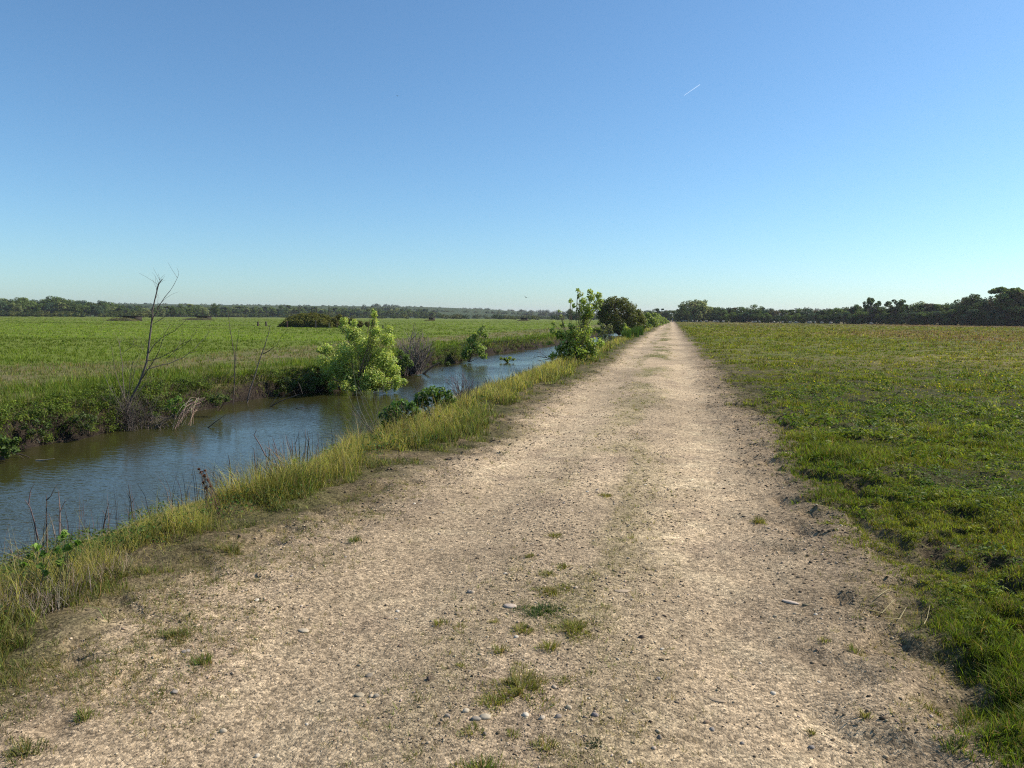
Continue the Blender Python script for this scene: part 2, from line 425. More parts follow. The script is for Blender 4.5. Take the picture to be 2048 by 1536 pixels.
I = (np.arange(ny-1)[:, None]*nx + np.arange(nx-1)[None]).ravel()
Fg = np.stack([I, I+1, I+nx+1, I+nx], 1)
cxm = (fx[Fg[:, 0]] + fx[Fg[:, 2]])/2; cym = (fy[Fg[:, 0]] + fy[Fg[:, 2]])/2
isp = (pathmask(cxm, cym) > .5) & (cym < 700) & (cym > -60)
isf = (cxm < x_far_water(cym) - 8) & (cym > -60)
ism = (cxm > x_right(cym)+.0) & ~isp & (cym > -60) & (cym < 320) & (cxm < 240)
VG = np.stack([fx, fy, fzz], 1)
def sub(name, msk, label, cat):
    F = Fg[msk]; u, inv = np.unique(F.ravel(), return_inverse=True)
    o = mk(name, VG[u], inv.reshape(-1, 4), M_GROUND, fcol[u], smooth=True)
    return tag(o, label, cat, kind='structure')
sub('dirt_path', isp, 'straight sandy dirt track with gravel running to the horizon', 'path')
sub('field', isf & ~isp, 'flat bright green crop field beyond the canal', 'field')
sub('meadow', ism, 'rough grazed pasture to the right of the track', 'meadow')
sub('ground', ~(isp | isf | ism), 'earth banks and verges along the canal', 'ground')
# water sheet
yy = np.concatenate([np.arange(-60, 60, .5), np.arange(60, 330, 3)])
a = x_far_water(yy)-.9; b = x_near_water(yy)+.45
V = np.vstack([np.stack([a, yy, 0*yy+WZ], 1), np.stack([b, yy, 0*yy+WZ], 1)]); n = len(yy); i = np.arange(n-1)
wat = mk('water', V, np.stack([i, i+n, i+n+1, i+1], 1), M_WATER); tag(wat, 'murky brown canal water with light ripples', 'water', kind='structure')

# ------------------------------------------------------------------ grass
def polar(Kd, y0, y1, u0, u1):
    n = int(Kd*(u1-u0)*math.log(y1/y0))
    y = y0*np.exp(rng.uniform(0, math.log(y1/y0), n)); x = y*rng.uniform(u0, u1, n)
    return x, y
def with_extra(Kd, y0, y1, u0, u1, K2, ya, yb, xa, xb):  # view wedge plus a uniform patch beside it
    x, y = polar(Kd, y0, y1, u0, u1); return x, y
def lod(y, w0): return np.clip(.00062*np.hypot(y, 0), w0, .09)

# pasture on the right
x, y = polar(24000, 2.2, 300, .0, .62); xb, yb = polar(70000, 2.2, 11, .05, .62); x = np.r_[x, xb]; y = np.r_[y, yb]
xr = x_right(y); d = x - xr
dens = sst(-.25, .25, d + .45*(fbm(x*3, y*3, 61, 3)-.5))*(.62 + .38*sst(.22, .52, fbm(x*1.6, y*1.6, 62, 4)))
for (a, b, r) in PITS: dens = dens*(1-.95*np.exp(-(((x-a)**2+(y-b)**2)/(r*r))**1.5))
k = rng.uniform(0, 1, len(x)) < dens
x, y, az, t1, t2 = tufted(x[k], y[k], 8); d = x-x_right(y); n = len(x)
R = np.hypot(x, y)
tall = sst(.45, .7, fbm(x*.8, y*.8, 63, 4))
h = (.030 + .045*tall + .02*sst(5, 25, y) + .06*sst(25, 80, y))*rng.uniform(.6, 1.3, n)*(.7+.3*sst(0, .8, d))*(.5+.9*t1**1.5)*(.45+1.15*sst(.3, .7, fbm(x*1.1+8, y*1.1, 68, 4)))
g1 = vary((.105, .138, .016), n, .27, .10); g2 = vary((.225, .21, .028), n, .24, .1); g3 = vary((.20, .13, .07), n, .2, .1)
t = (sst(.38, .66, fbm(x*.35, y*.35, 64, 4))*.6 + .35*sst(5, 30, y)).clip(0, 1)*.75 + .25*(rng.uniform(0, 1, n) < .3)
c = mix(g1, g2, t)
br = (rng.uniform(0, 1, n) < .12 + .7*sst(.40, .58, fbm(x*.03+5, y*.018, 56, 3))*sst(9, 28, x) + .25*sst(120, 200, R))
c = np.where(br[:, None], g3, c)
c = c*(1+.28*t2[:, None]).clip(.4, 1.8)
V, F, C = blades(np.stack([x, y, height(x, y)-.008], 1), h, lod(y, .0034)*rng.uniform(.7, 1.5, n), rng.uniform(.15, 1.0, n), c*.85, tip=c*1.3, az=az)  # roots darker, tips brighter: light and shade painted along each blade
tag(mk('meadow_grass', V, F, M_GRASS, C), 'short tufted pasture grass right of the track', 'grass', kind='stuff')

# clover and herb leaves low in the pasture
x, y = polar(42000, 2.4, 26, .15, .6); d = x-x_right(y)
k = rng.uniform(0, 1, len(x)) < sst(.0, .8, d)*sst(.45, .6, fbm(x*1.1+3, y*1.1, 66, 3))
x, y = x[k], y[k]; n = len(x)
P = np.stack([x, y, height(x, y)+rng.uniform(.01, .06, n)], 1)
V, F, C = leaves(P, np.tile([0, 0, 1.0], (n, 1)), np.clip(.0022*y, .014, .035)*rng.uniform(.7, 1.3, n), vary((.085, .14, .022), n, .25), asp=.9)
tag(mk('clover', V, F, M_GRASS, C), 'low dark green clover patches among the pasture grass', 'clover', kind='stuff')

# rosettes and leafy weeds standing a little proud of the pasture turf
x, y = polar(3600, 2.8, 60, .12, .6); k = (x-x_right(y) > .15) & (rng.uniform(0, 1, len(x)) < .25+.75*sst(.42, .6, fbm(x*.7, y*.7, 69, 3))); x, y = x[k], y[k]; m_ = 34
r = np.clip(.009*y, .03, .11)*rng.lognormal(0, .35, len(x)); tone = rng.uniform(0, 1, len(x)); z = height(x, y)
q = rng.normal(0, 1, (len(x), m_, 3)); q[..., 2] = np.abs(q[..., 2])*.8; q /= np.linalg.norm(q, axis=2)[..., None]; q *= rng.uniform(.3, 1, (len(x), m_, 1))
P = (np.stack([x, y, z], 1)[:, None]+q*r[:, None, None]).reshape(-1, 3); n = len(P)
c = mix(vary((.075, .115, .018), n, .25, .1), vary((.24, .25, .05), n, .2, .08), np.repeat(tone**1.5, m_))
V, F, C = leaves(P, q.reshape(-1, 3)*.6+np.array([0, 0, .6]), np.repeat(r, m_)*rng.uniform(.22, .5, n), c, asp=.45)
tag(mk('pasture_weeds', V, F, M_GRASS, C), 'leafy weed clumps and rosettes dotted through the pasture', 'weeds', kind='stuff')

# buttercups
x, y = polar(7500, 2.6, 60, .12, .6); d = x-x_right(y)
k = rng.uniform(0, 1, len(x)) < sst(.5, 1.6, d)*(.05 + .95*sst(.47, .68, fbm(x*.55, y*.4, 67, 4)))
x, y = x[k], y[k]; n = len(x)
hh = rng.uniform(.06, .14, n); zb = height(x, y)
s = np.clip(.0013*y, .0085, .03)*rng.uniform(.8, 1.2, n)
acc = Acc()
V, F, C = blades(np.stack([x, y, zb], 1), hh, np.full(n, .0022), np.full(n, .02), vary((.10, .15, .03), n), segs=1); acc.add(V, F, C)
ang = np.arange(6)*math.pi/3
ring = np.stack([np.cos(ang), np.sin(ang), 0*ang+.35], 1)
cen = np.stack([x, y, zb+hh], 1)
tilt = rng.normal(0, .35, (n, 2))
V = cen[:, None]+ring[None]*s[:, None, None]*.5; V[..., 2] += (ring[None, :, 0]*tilt[:, :1]+ring[None, :, 1]*tilt[:, 1:])*s[:, None]*.5
V = np.concatenate([cen[:, None], V], 1).reshape(-1, 3)
F = ((np.arange(n)*7)[:, None, None]+np.array([[0, 1+j, 1+(j+1) % 6] for j in range(6)])[None]).reshape(-1, 3)
acc.add(V, F, np.repeat(vary((.72, .56, .02), n, .1, .04), 7, 0))
tag(acc.build('buttercups', M_GRASS), 'scattered yellow buttercups in the pasture', 'flowers', kind='stuff')

# verge between track and canal: short green sward, tall straw-coloured grass on the bank
x, y = polar(24000, 2.2, 260, -2.6, -.015)
xl, xt, xn = x_left(y), x_bank_top(y), x_near_water(y)
k = (x < xl+.25) & (x > xn+.12); x, y, xl, xt, xn = [q[k] for q in (x, y, xl, xt, xn)]
e = xl - x; u = np.clip((xl-x)/(xl-xt), 0, 2)
dens = (1-.4*sst(1.3, 1.8, u))*sst(-.15, .55, e + .8*(fbm(x*2.5, y*2.5, 71, 3)-.5))*(.2+.8*sst(.3, .5, fbm(x*1.3, y*1.3, 72, 3)+.25*sst(.3, .9, e)))
dens = dens*(1-.8*sst(4.9, 4.2, y)*sst(.5, .9, u))
k = rng.uniform(0, 1, len(x)) < dens; x, y, az, t1, t2 = tufted(x[k], y[k], 10, .03, .003); n = len(x)
xl, xt, xn = x_left(y), x_bank_top(y), x_near_water(y); e = xl-x; u = np.clip((xl-x)/(xl-xt), 0, 2)
gold = sst(.25, .8, u + .7*(fbm(x*.9, y*.9, 73, 3)-.5))
isg = rng.uniform(0, 1, n) < gold*np.where(t1 > .25, .95, .3)
h = np.where(isg, rng.uniform(.07, .24, n), (.04+.12*sst(0, .8, e))*rng.uniform(.6, 1.4, n))
h *= (.18+1.6*sst(.32, .68, fbm(x*2.1, y*2.1, 75, 3)))*(1-.72*sst(1.05, 1.5, u)*(1-sst(7, 16, y)*.55))*(.6+.8*t1)
cg = vary((.38, .33, .085), n, .25, .08); cb = vary((.36, .27, .13), n, .25, .08); gg = vary((.085, .12, .02), n, .28, .12); go = vary((.20, .185, .06), n, .25)
c = np.where(isg[:, None], np.where((rng.uniform(0, 1, n) < .3)[:, None], cb, cg), np.where((rng.uniform(0, 1, n) < .45+.35*(1-sst(0, .9, e)))[:, None], go, gg))
c = c*(1+.22*t2[:, None]).clip(.4, 1.8)
lean = np.where(isg, rng.uniform(.1, 1.1, n), rng.uniform(.2, .95, n)); az = np.where(isg & (rng.uniform(0, 1, n) < .5), rng.uniform(0, 6.28, n), az)
V, F, C = blades(np.stack([x, y, height(x, y, False)-.01], 1), h, lod(y, .0030)*rng.uniform(.6, 1.3, n)*np.where(isg, .75, 1.15), lean, c*.9, tip=c*1.15, az=az)
tag(mk('verge_grass', V, F, M_GRASS, C), 'straw coloured tall grass and green sward on the near canal bank', 'grass', kind='stuff')

# low herbs in the verge
x, y = polar(60000, 2.3, 30, -1.6, -.1); e = x_left(y)-x
k = (x > x_near_water(y)+.3) & (rng.uniform(0, 1, len(x)) < sst(.2, .7, e)*sst(.5, .62, fbm(x*1.5+9, y*1.5, 76, 3))); x, y = x[k], y[k]; n = len(x)
P = np.stack([x, y, height(x, y, False)+rng.uniform(.02, .15, n)], 1)
V, F, C = leaves(P, np.tile([.3, 0, 1.0], (n, 1)), np.clip(.0035*y, .02, .045)*rng.uniform(.7, 1.4, n), vary((.06, .095, .02), n, .3), asp=.7)
tag(mk('verge_herbs', V, F, M_GRASS, C), 'dark green herb leaves low in the near bank grass', 'herbs', kind='stuff')

# dead dark stalks between the grass and the water
nS = 900; y = 3.0*np.exp(rng.uniform(0, math.log(60/3.0), nS)); xt, xn = x_bank_top(y), x_near_water(y)
x = xt+(xn-xt)*rng.uniform(.25, .85, nS); k = vnoise(x*1.3, y*1.1, 78) > .42; x, y = x[k], y[k]; n = len(x)
V, F, C = blades(np.stack([x, y, height(x, y, False)-.02], 1), rng.uniform(.18, .55, n), np.clip(.0009*y, .0045, .02), rng.uniform(.02, .45, n), vary((.09, .072, .06), n, .35))
tag(mk('verge_stalks', V, F, M_BARK, C), 'thin dark dead stalks standing between the near bank grass and the water', 'stalks', kind='stuff')

# turf on the track's middle and shoulders
x, y = polar(15000, 2.2, 160, -1.3, .75)
k = (x > x_left(y)-.1) & (x < x_right(y)+.1); x, y = x[k], y[k]
cg_ = centre_grass(x, y)*.9
le = np.exp(-((x-x_left(y)+.1)/.6)**2)*sst(.42, .66, fbm(x*2.2, y*2.2, 81, 3)); re = np.exp(-((x-x_right(y))/.3)**2)*.5*sst(.4, .6, fbm(x*3, y*3, 82, 3))
ls = .55*sst(-1.5, -2.7, x)*sst(.46, .62, fbm(x*1.8+4, y*1.8, 84, 4))
k = rng.uniform(0, 1, len(x)) < (cg_ + ls + le*1.3 + re*1.5 + .012*sst(.55, .7, fbm(x*3, y*3, 83, 3))).clip(0, 1)
x, y, az, t1, t2 = tufted(x[k], y[k], 9, .015, .0028); n = len(x)
c = mix(vary((.15, .155, .035), n), vary((.30, .235, .11), n), (rng.uniform(0, 1, n) < .5)*1.0)
V, F, C = blades(np.stack([x, y, height(x, y, False)-.004], 1), rng.uniform(.012, .045, n)*(1+sst(10, 60, y))*(.6+.8*t1), lod(y, .003)*rng.uniform(.6, 1.2, n), rng.uniform(.3, .98, n), c*(1+.2*t2[:, None]).clip(.4, 1.8), segs=1, az=az)
tag(mk('path_grass', V, F, M_GRASS, C), 'thin worn turf along the middle and shoulders of the track', 'grass', kind='stuff')

# far bank and crop field
x, y = polar(11500, 6, 330, -1.55, -.02)
xf = x_far_water(y); d = xf-x
k = (d > .03); x, y, d = x[k], y[k], d[k]
crop = d > 8.2+1.5*(fbm(x*.7, y*.7, 91, 3)-.5)*2
dens = np.where(d < 3, .55+.45*sst(.2, .9, d), np.where(crop, .75, .75))*sst(-.05, .3, d+.5*(fbm(x*1.4, y*1.4, 92, 3)-.5))
k = rng.uniform(0, 1, len(x)) < dens; x, y, az0, t1, t2 = tufted(x[k], y[k], 7, .06, .004)
# a thick fringe on the steep face itself
nb = 52000; yb = 7*np.exp(rng.uniform(0, math.log(150/7), nb)); db = rng.uniform(.10, 1.1, nb)**1.2 + .10*vnoise(yb*2.3, yb*0, 95); kb = rng.uniform(0, 1, nb) < sst(.02, .28, db + .5*(fbm(yb*.9, db, 96, 3)-.5))
yb, db = yb[kb], db[kb]; x = np.r_[x, x_far_water(yb)-db]; y = np.r_[y, yb]; az0 = np.r_[az0, rng.uniform(0, 6.28, len(yb))]; t1 = np.r_[t1, vnoise(yb*3, db*3, 97)]; t2 = np.r_[t2, 2*(vnoise(yb*4, db*4, 98)-.5)*1.6]
d = x_far_water(y)-x; n = len(x); crop = d > 8.2+1.5*(fbm(x*.7, y*.7, 91, 3)-.5)*2
brown = sst(2.0, 3.6, d)*(1-crop)
h = np.where(crop, rng.uniform(.06, .15, n), np.where(d < 2.6, rng.uniform(.09, .28, n), rng.uniform(.05, .15, n)))*(.6+.7*t1)*(.7+.6*fbm(x*.9, y*.9, 93, 3))
gb = vary((.11, .15, .02), n, .28, .12); gy = vary((.20, .22, .035), n, .22, .1); bn = vary((.24, .185, .085), n, .22, .1); gc = vary((.155, .205, .022), n, .2, .08)*(.68+.62*sst(.3, .7, fbm(x*.035, y*.11, 99, 4)))[:, None]
c = np.where((rng.uniform(0, 1, n) < .25)[:, None], gy, gb)
c = np.where((rng.uniform(0, 1, n) < brown*.45)[:, None], bn, c)
c = np.where(crop[:, None], gc, c)
dr = (d < .7) & (rng.uniform(0, 1, n) < .35); c = np.where(dr[:, None], vary((.22, .17, .10), n), c)
c = c*(1+.22*t2[:, None]).clip(.4, 1.8)
az = np.where(d < .9, rng.uniform(-1.3, 1.3, n), az0)
hang = np.where((d < .75) & (rng.uniform(0, 1, n) < .6), rng.uniform(-1.0, .3, n), 1.0)
V, F, C = blades(np.stack([x, y, height(x, y, False)-.02], 1), h, lod(y, .006)*rng.uniform(.7, 1.4, n), np.where(d < .9, rng.uniform(.4, .95, n), rng.uniform(.1, .7, n)), c*.9, az=az, tip=c*1.12, hang=hang)
cm = np.repeat(crop, 5)
tri = lambda m_: [F[0][m_], F[1][m_]]
for nm, m_, lab in (('crop_plants', crop, 'bright green young crop in the flat field beyond the canal'), ('far_bank_grass', ~crop, 'lush green grass hanging over the far canal bank')):
    idx = np.nonzero(m_)[0]; vi = (idx[:, None]*5+np.arange(5)).ravel(); b = (np.arange(len(idx))*5)[:, None]
    tag(mk(nm, V[vi], [b+np.array([[0, 1, 2, 3]]), b+np.array([[3, 2, 4]])], M_GRASS, C[vi]), lab, 'crop' if nm[0] == 'c' else 'grass', kind='stuff')

# low scrub overhanging the water along the far bank
nc = 1500; y = 8*np.exp(rng.uniform(0, math.log(60/8), nc)); dd = rng.uniform(.0, .95, nc); x = x_far_water(y)-dd
k = fbm(y*.55, y*0+3, 94, 3) + .25*rng.normal(0, 1, nc)*.5 > .49; x, y, dd = x[k], y[k], dd[k]; m_ = 70
r = rng.uniform(.07, .20, len(x)); q = rng.normal(0, 1, (len(x), m_, 3)); q /= np.linalg.norm(q, axis=2)[..., None]; q[..., 2] *= .7; q *= rng.uniform(.35, 1.1, (len(x), m_, 1))
P = (np.stack([x+.08, y, height(x, y, False)+.06+.1*rng.uniform(0, 1, len(x))], 1)[:, None]+q*r[:, None, None]).reshape(-1, 3); n = len(P)
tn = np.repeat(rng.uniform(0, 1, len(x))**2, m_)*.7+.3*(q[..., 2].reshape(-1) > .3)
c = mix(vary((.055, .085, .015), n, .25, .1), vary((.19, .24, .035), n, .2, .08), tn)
V, F, C = leaves(P, q.reshape(-1, 3)*.6+np.array([.2, 0, .5]), rng.uniform(.022, .06, n), c, asp=.42, droop=.6)
tag(mk('bank_scrub', V, F, M_GRASS, C), 'low dark green scrub overhanging the water along the far bank', 'scrub', kind='stuff')

# roots and dead stems along the undercut mud of the far bank
x0, y0 = polar(2600, 7, 60, -1.4, -.1); n0 = 5200
y = rng.uniform(8, 55, n0)**1.0; y = 8*np.exp(rng.uniform(0, math.log(55/8), n0)); x = x_far_water(y)-rng.uniform(-.05, .75, n0)
acc = Acc()
P = np.stack([x, y, height(x, y, False)+.02], 1)
V, F, C = blades(P, rng.uniform(.08, .35, n0), np.clip(.0006*y, .006, .03), rng.uniform(.5, 1.25, n0), vary((.15, .11, .075), n0, .4), az=rng.uniform(-.9, .9, n0)); acc.add(V, F, C)
tag(acc.build('bank_debris', M_BARK), 'dead stems and roots hanging from the muddy far bank', 'debris', kind='stuff')

# ------------------------------------------------------------------ gravel, clods and stones
def ico(sub=0):
    import bmesh
    bm = bmesh.new(); bmesh.ops.create_icosphere(bm, subdivisions=sub+1, radius=1)
    v = np.array([q.co[:] for q in bm.verts]); f = np.array([[w.index for w in q.verts] for q in bm.faces]); bm.free(); return v, f
IV, IF = ico(0); IV2, IF2 = ico(1); IV3, IF3 = ico(2)
def grey(c): m = c.mean(1, keepdims=True)/np.array([[.36, .28, .20]]).mean(); return .25*c + .75*m*np.array([[.37, .28, .18]])
def pebbles(x, y, s, col, flat=(.45, .8), sink=.25, base=(IV, IF)):
    n = len(x); bv, bf = base; nv = len(bv); col = grey(col)*.85
    a = rng.uniform(0, 6.28, n); el = rng.uniform(1, 1.7, n); fl = rng.uniform(*flat, n)
    v = bv[None]*(1+rng.uniform(-.18, .18, (n, nv, 1)))*np.stack([el, 1/el**.4, fl], 1)[:, None]*s[:, None, None]
    ca, sa = np.cos(a)[:, None], np.sin(a)[:, None]
    X = v[..., 0]*ca - v[..., 1]*sa + x[:, None]; Y = v[..., 0]*sa+v[..., 1]*ca + y[:, None]
    Z = v[..., 2] + (height(x, y) + s*fl*(1-2*sink))[:, None]
    F = ((np.arange(n)*nv)[:, None, None]+bf[None]).reshape(-1, 3)
    return np.stack([X, Y, Z], -1).reshape(-1, 3), F, np.repeat(col, nv, 0)
acc = Acc()
x, y = polar(36000, 2.2, 22, -1.2, .75); rut = np.exp(-((x+1.55)/.42)**2)+np.exp(-((x-.45)/.48)**2)
k = (rng.uniform(0, 1, len(x)) < 1-.75*rut) & (pathmask(x, y) > .4) & (rng.uniform(0, 1, len(x)) < .25+.75*sst(.4, .65, fbm(x*2.2, y*2.2, 101, 3))); x, y = x[k], y[k]; n = len(x)
s = np.clip(.00085*y*rng.lognormal(0, .55, n), .0013, .012)
t = rng.uniform(0, 1, n)
c = np.where((t < .42)[:, None], vary((.40, .31, .21), n, .2), np.where((t < .80)[:, None], vary((.20, .145, .095), n, .3), vary((.52, .46, .36), n, .15)))
acc.add(*pebbles(x, y, s*.85, c, (.35, .65), .3))
tag(acc.build('gravel', M_STONE), 'fine gravel and dark earth crumbs strewn over the track', 'gravel', kind='stuff')
# clods along the trodden edges
acc = Acc()
y = 2.3*np.exp(rng.uniform(0, math.log(30/2.3), 5200)); side = rng.uniform(0, 1, 5200) < .6
x = np.where(side, x_right(y)+rng.normal(-.1, .35, 5200), x_left(y)-rng.normal(-.05, .4, 5200)); n = len(x)
s = np.clip(.0011*y*rng.lognormal(0, .5, n), .002, .016)
acc.add(*pebbles(x, y, s, vary((.17, .12, .075), n, .3), (.3, .55), .35))
tag(acc.build('earth_clods', M_STONE), 'dark crumbled earth clods along both edges of the track', 'earth', kind='stuff')

def stone(px, py, wpx, label, col, flat=.5, rot=None, el=1.4, group='rounded stones lying on the track'):
    p = ground(px, py); r = wpx/2*p.y/FPX
    bv = IV3.copy(); a = rnd.uniform(0, 3.14) if rot is None else rot
    v = bv*np.array([r, r/el, r*flat/el*1.3])
    nz = fbm(bv[:, 0]*1.3+px, bv[:, 1]*1.3+py+bv[:, 2], 7, 2)-.5
    v = v*(1+.35*nz[:, None])
    col = (col[0]*.78, col[1]*.74, col[2]*.68)
    R = np.array([[math.cos(a), -math.sin(a), 0], [math.sin(a), math.cos(a), 0], [0, 0, 1]])
    o = mk('stone', v@R.T, IF3, M_STONE, np.tile(col, (len(v), 1)), smooth=True)
    o.location = (p.x, p.y, gz(p.x, p.y)+r*flat/el*.3)
    return tag(o, label, 'stone', group)
PALE = (.55, .47, .36); GREY = (.27, .23, .19); DARK = (.10, .085, .075); TAN = (.42, .33, .23)
stone(1021, 1201, 30, 'pale flat stone beside the dark green tuft mid track', (.6, .5, .42), .35, 0, 1.5)
stone(607, 1242, 26, 'pale flat stone alone on the left half of the track', PALE, .3, 0, 1.5)
stone(445, 1432, 18, 'rounded pale stone casting a shadow at lower left', PALE, .8)
stone(514, 1476, 14, 'small bright round stone near the bottom left', (.66, .58, .47), .9)
stone(1582, 1183, 34, 'long pale stone lying on the right half of the track', (.6, .5, .42), .3, -.4, 2.6)
stone(1436, 1369, 34, 'long flat stone sunk right of the track centre', TAN, .2, -.3, 2.4)
stone(1697, 1520, 38, 'large pale flat stone at the bottom edge right of centre', (.52, .42, .31), .3, -.3, 1.8)
stone(1792, 1524, 24, 'dark rounded stone beside the large pale one at the bottom', DARK, .9)
stone(1502, 1525, 14, 'small dark stone at the bottom edge near the track centre', (.15, .13, .13), .9)
stone(970, 1420, 26, 'pale oval stone at the foot of the long grass tuft', (.55, .48, .37), .5, .3)
stone(952, 1424, 22, 'grey oval stone next to the pale one below the long tuft', (.36, .32, .27), .5, .1)
stone(932, 1408, 16, 'small pale stone left of the long tuft', (.62, .54, .42), .8)
stone(752, 1368, 14, 'rounded grey pebble in a small huddle left of centre', (.42, .37, .30), .9)
stone(742, 1366, 11, 'smaller pebble touching the rounded one left of centre', PALE, .9)
stone(720, 1362, 26, 'flat tan stone half buried left of the pebble huddle', (.5, .42, .3), .25)
stone(1138, 1400, 15, 'pale pebble right of the long tuft, upper of two', (.6, .5, .38), .8)
stone(1085, 1421, 14, 'pale pebble right of the long tuft, lower of two', (.58, .5, .4), .8)
stone(1117, 1418, 15, 'grey pebble between the two pale ones', (.35, .3, .26), .8)
stone(1190, 1413, 16, 'mauve grey pebble standing a little apart on the right', (.33, .28, .27), .8)
stone(1320, 1449, 12, 'dark single pebble low right of centre', GREY, .9)
stone(857, 1342, 12, 'dark brown pebble above the pebble huddle', (.13, .10, .08), 1.0)
stone(1284, 1259, 11, 'dark brown pebble alone above the track centre', (.13, .10, .08), 1.0)
stone(1055, 1243, 11, 'black pebble beside a small green tuft', (.09, .08, .06), 1.0)
stone(970, 1453, 12, 'grey brown pebble under the left end of the long tuft', GREY, .8)
stone(738, 1324, 20, 'grey slab stone in a row of dark pebbles', (.24, .21, .17), .4)
stone(895, 1417, 14, 'mid grey pebble left of the long tuft', (.36, .31, .26), .8)
stone(1245, 1170, 34, 'low tan stone ridge worn flush with the track', (.5, .4, .29), .15, .2, 2)
for k in range(70):
    yv = 2.6*math.exp(rnd.uniform(0, 1.3)); xv = rnd.uniform(-2.3, 1.2)
    r = rnd.uniform(.006, .015)
    i = rnd.randrange(3); c = [TAN, GREY, PALE][i]
    v = IV2*np.array([r*rnd.uniform(1, 1.6), r, r*rnd.uniform(.5, .8)])*(1+rng.uniform(-.1, .1, (len(IV2), 1)))
    o = mk('pebble', v, IF2, M_STONE, np.tile(c, (len(v), 1)), smooth=True); o.location = (xv, yv, gz(xv, yv)+r*.12); o.rotation_euler.z = rnd.uniform(0, 6)
    tag(o, ['tan water-worn pebble, one of many strewn over the sandy track', 'grey water-worn pebble, one of many strewn over the sandy track', 'pale water-worn pebble, one of many strewn over the sandy track'][i], 'pebble', ['tan', 'grey', 'pale'][i]+' pebbles strewn over the near track')

# ------------------------------------------------------------------ single grass tufts on the track
def tuft(px, py, wpx, label, col=(.13, .16, .03), hgt=.05, dens=1.0, asp=.45, group='grass tufts growing on the track', dry=.5):
    hgt *= .85; wpx *= 1.12
    p = ground(px, py); r = wpx/2*p.y/FPX; ry = r*asp*2.2
    n = int(max(60, 14000*r*ry*3.14*dens)); n = min(n, 1400)
    a = rng.uniform(0, 6.28, n); q = np.sqrt(rng.uniform(0, 1, n))
    q = (q*(.75+.3*np.sin(a*3+px)+.25*np.sin(a*5+py))*rng.lognormal(0, .2, n)).clip(0, 1.1)
    x = p.x + np.cos(a)*q*r; y = p.y + np.sin(a)*q*ry
    c = np.where((rng.uniform(0, 1, n) < dry)[:, None], vary((.28, .23, .09), n), vary(col, n, .25))
    V, F, C = blades(np.stack([x, y, height(x, y)-.004], 1), hgt*rng.uniform(.5, 1.3, n)*(1.1-.5*q), np.full(n, .0030), rng.uniform(.3, .95, n), c*.9, az=a+rng.normal(0, .6, n), tip=c*1.1)
    o = mk('grass_tuft', V, F, M_GRASS, C, org=(p.x, p.y, gz(p.x, p.y)))
    return tag(o, label, 'grass tuft', group)
YG = (.18, .18, .04)
tuft(1040, 1362, 150, 'longest yellow green tuft, a mat at the middle of the foreground', YG, .045, 1, .55)
tuft(985, 1390, 80, 'low end of the long mat spreading left', YG, .035, 1, .5)
tuft(1130, 1350, 60, 'right end of the long mat with dry tips', YG, .03, .7, .4)
tuft(1148, 1248, 95, 'broad square tuft right of the mid track stones', YG, .04, 1, .5)
tuft(1045, 1250, 55, 'tuft with a black pebble beside it', YG, .045, 1)
tuft(1085, 1212, 110, 'dark blue green tuft beside the pale flat stone', (.07, .11, .035), .03, 1.2, .4, dry=.1)
tuft(1100, 1175, 75, 'yellow green tuft just above the blue green one', YG, .04, 1, .35)
tuft(1095, 1140, 45, 'small yellow green tuft above the pair at mid track', YG, .03)
tuft(1125, 1125, 40, 'sparse little tuft right of its yellow green neighbour', YG, .03)
tuft(1130, 1165, 40, 'tuft sloping up towards the dry grass right of centre', YG, .03)
tuft(1098, 1285, 46, 'upright yellowish tuft below the square one', (.22, .22, .04), .06)
tuft(1000, 1290, 42, 'thin spiky tuft left of the upright yellowish one', YG, .05, .8)
tuft(880, 1228, 36, 'green tuft on the left track, first of a pair', YG, .04)
tuft(920, 1237, 28, 'green tuft on the left track, second of a pair', YG, .035)
tuft(990, 1230, 24, 'tiny tuft between the pair and the black pebble', YG, .03)
tuft(923, 1318, 26, 'small tuft above the left end of the long mat', YG, .03)
tuft(945, 1450, 60, 'ragged tuft below the long mat', YG, .04, .8)
tuft(1025, 1455, 36, 'little tuft right of the ragged one', YG, .04, .8)
tuft(1090, 1475, 70, 'spreading dry tuft near the bottom centre', (.2, .19, .05), .04, .7, .4, dry=.5)
tuft(960, 1525, 110, 'dark green tuft cut by the bottom edge of the view', (.12, .16, .03), .05, 1, .4)
tuft(1190, 1468, 46, 'dark flat rosette on the bare sand low right of centre', (.045, .07, .035), .025, 1.2, .5, dry=0)
tuft(1518, 1030, 28, 'lone bright tuft on the right half of the track', YG, .06, 1.2)
tuft(1712, 1284, 32, 'spiky dark tuft on the right shoulder of the track', (.09, .12, .03), .05)
tuft(1648, 1265, 20, 'small tuft left of the spiky dark one', YG, .04)
tuft(1870, 1395, 34, 'green tuft near the lower right meadow edge', (.11, .14, .03), .045)
tuft(1910, 1485, 60, 'broad green tuft at the bottom right corner', (.10, .14, .025), .045)
tuft(1730, 1412, 26, 'straw coloured tuft low on the right', (.2, .17, .05), .05)
tuft(1625, 1425, 22, 'tiny dry tuft low right of centre', (.2, .17, .05), .03)
tuft(405, 1312, 50, 'bright green bushy tuft at the left foreground', (.10, .16, .025), .055, 1.3)
tuft(350, 1265, 110, 'wide dark green mat at the left track edge', (.09, .13, .025), .04, .9, .35)
tuft(170, 1420, 60, 'tuft with bright tips at far lower left', (.12, .15, .03), .05)
tuft(50, 1490, 120, 'broad dark mat in the bottom left corner', (.08, .10, .025), .045, .9, .4)
tuft(320, 1370, 60, 'low dry tuft between the left mats', (.13, .14, .04), .03, .6)
tuft(1060, 1105, 30, 'far small tuft on the middle strip, lower one', YG, .035)
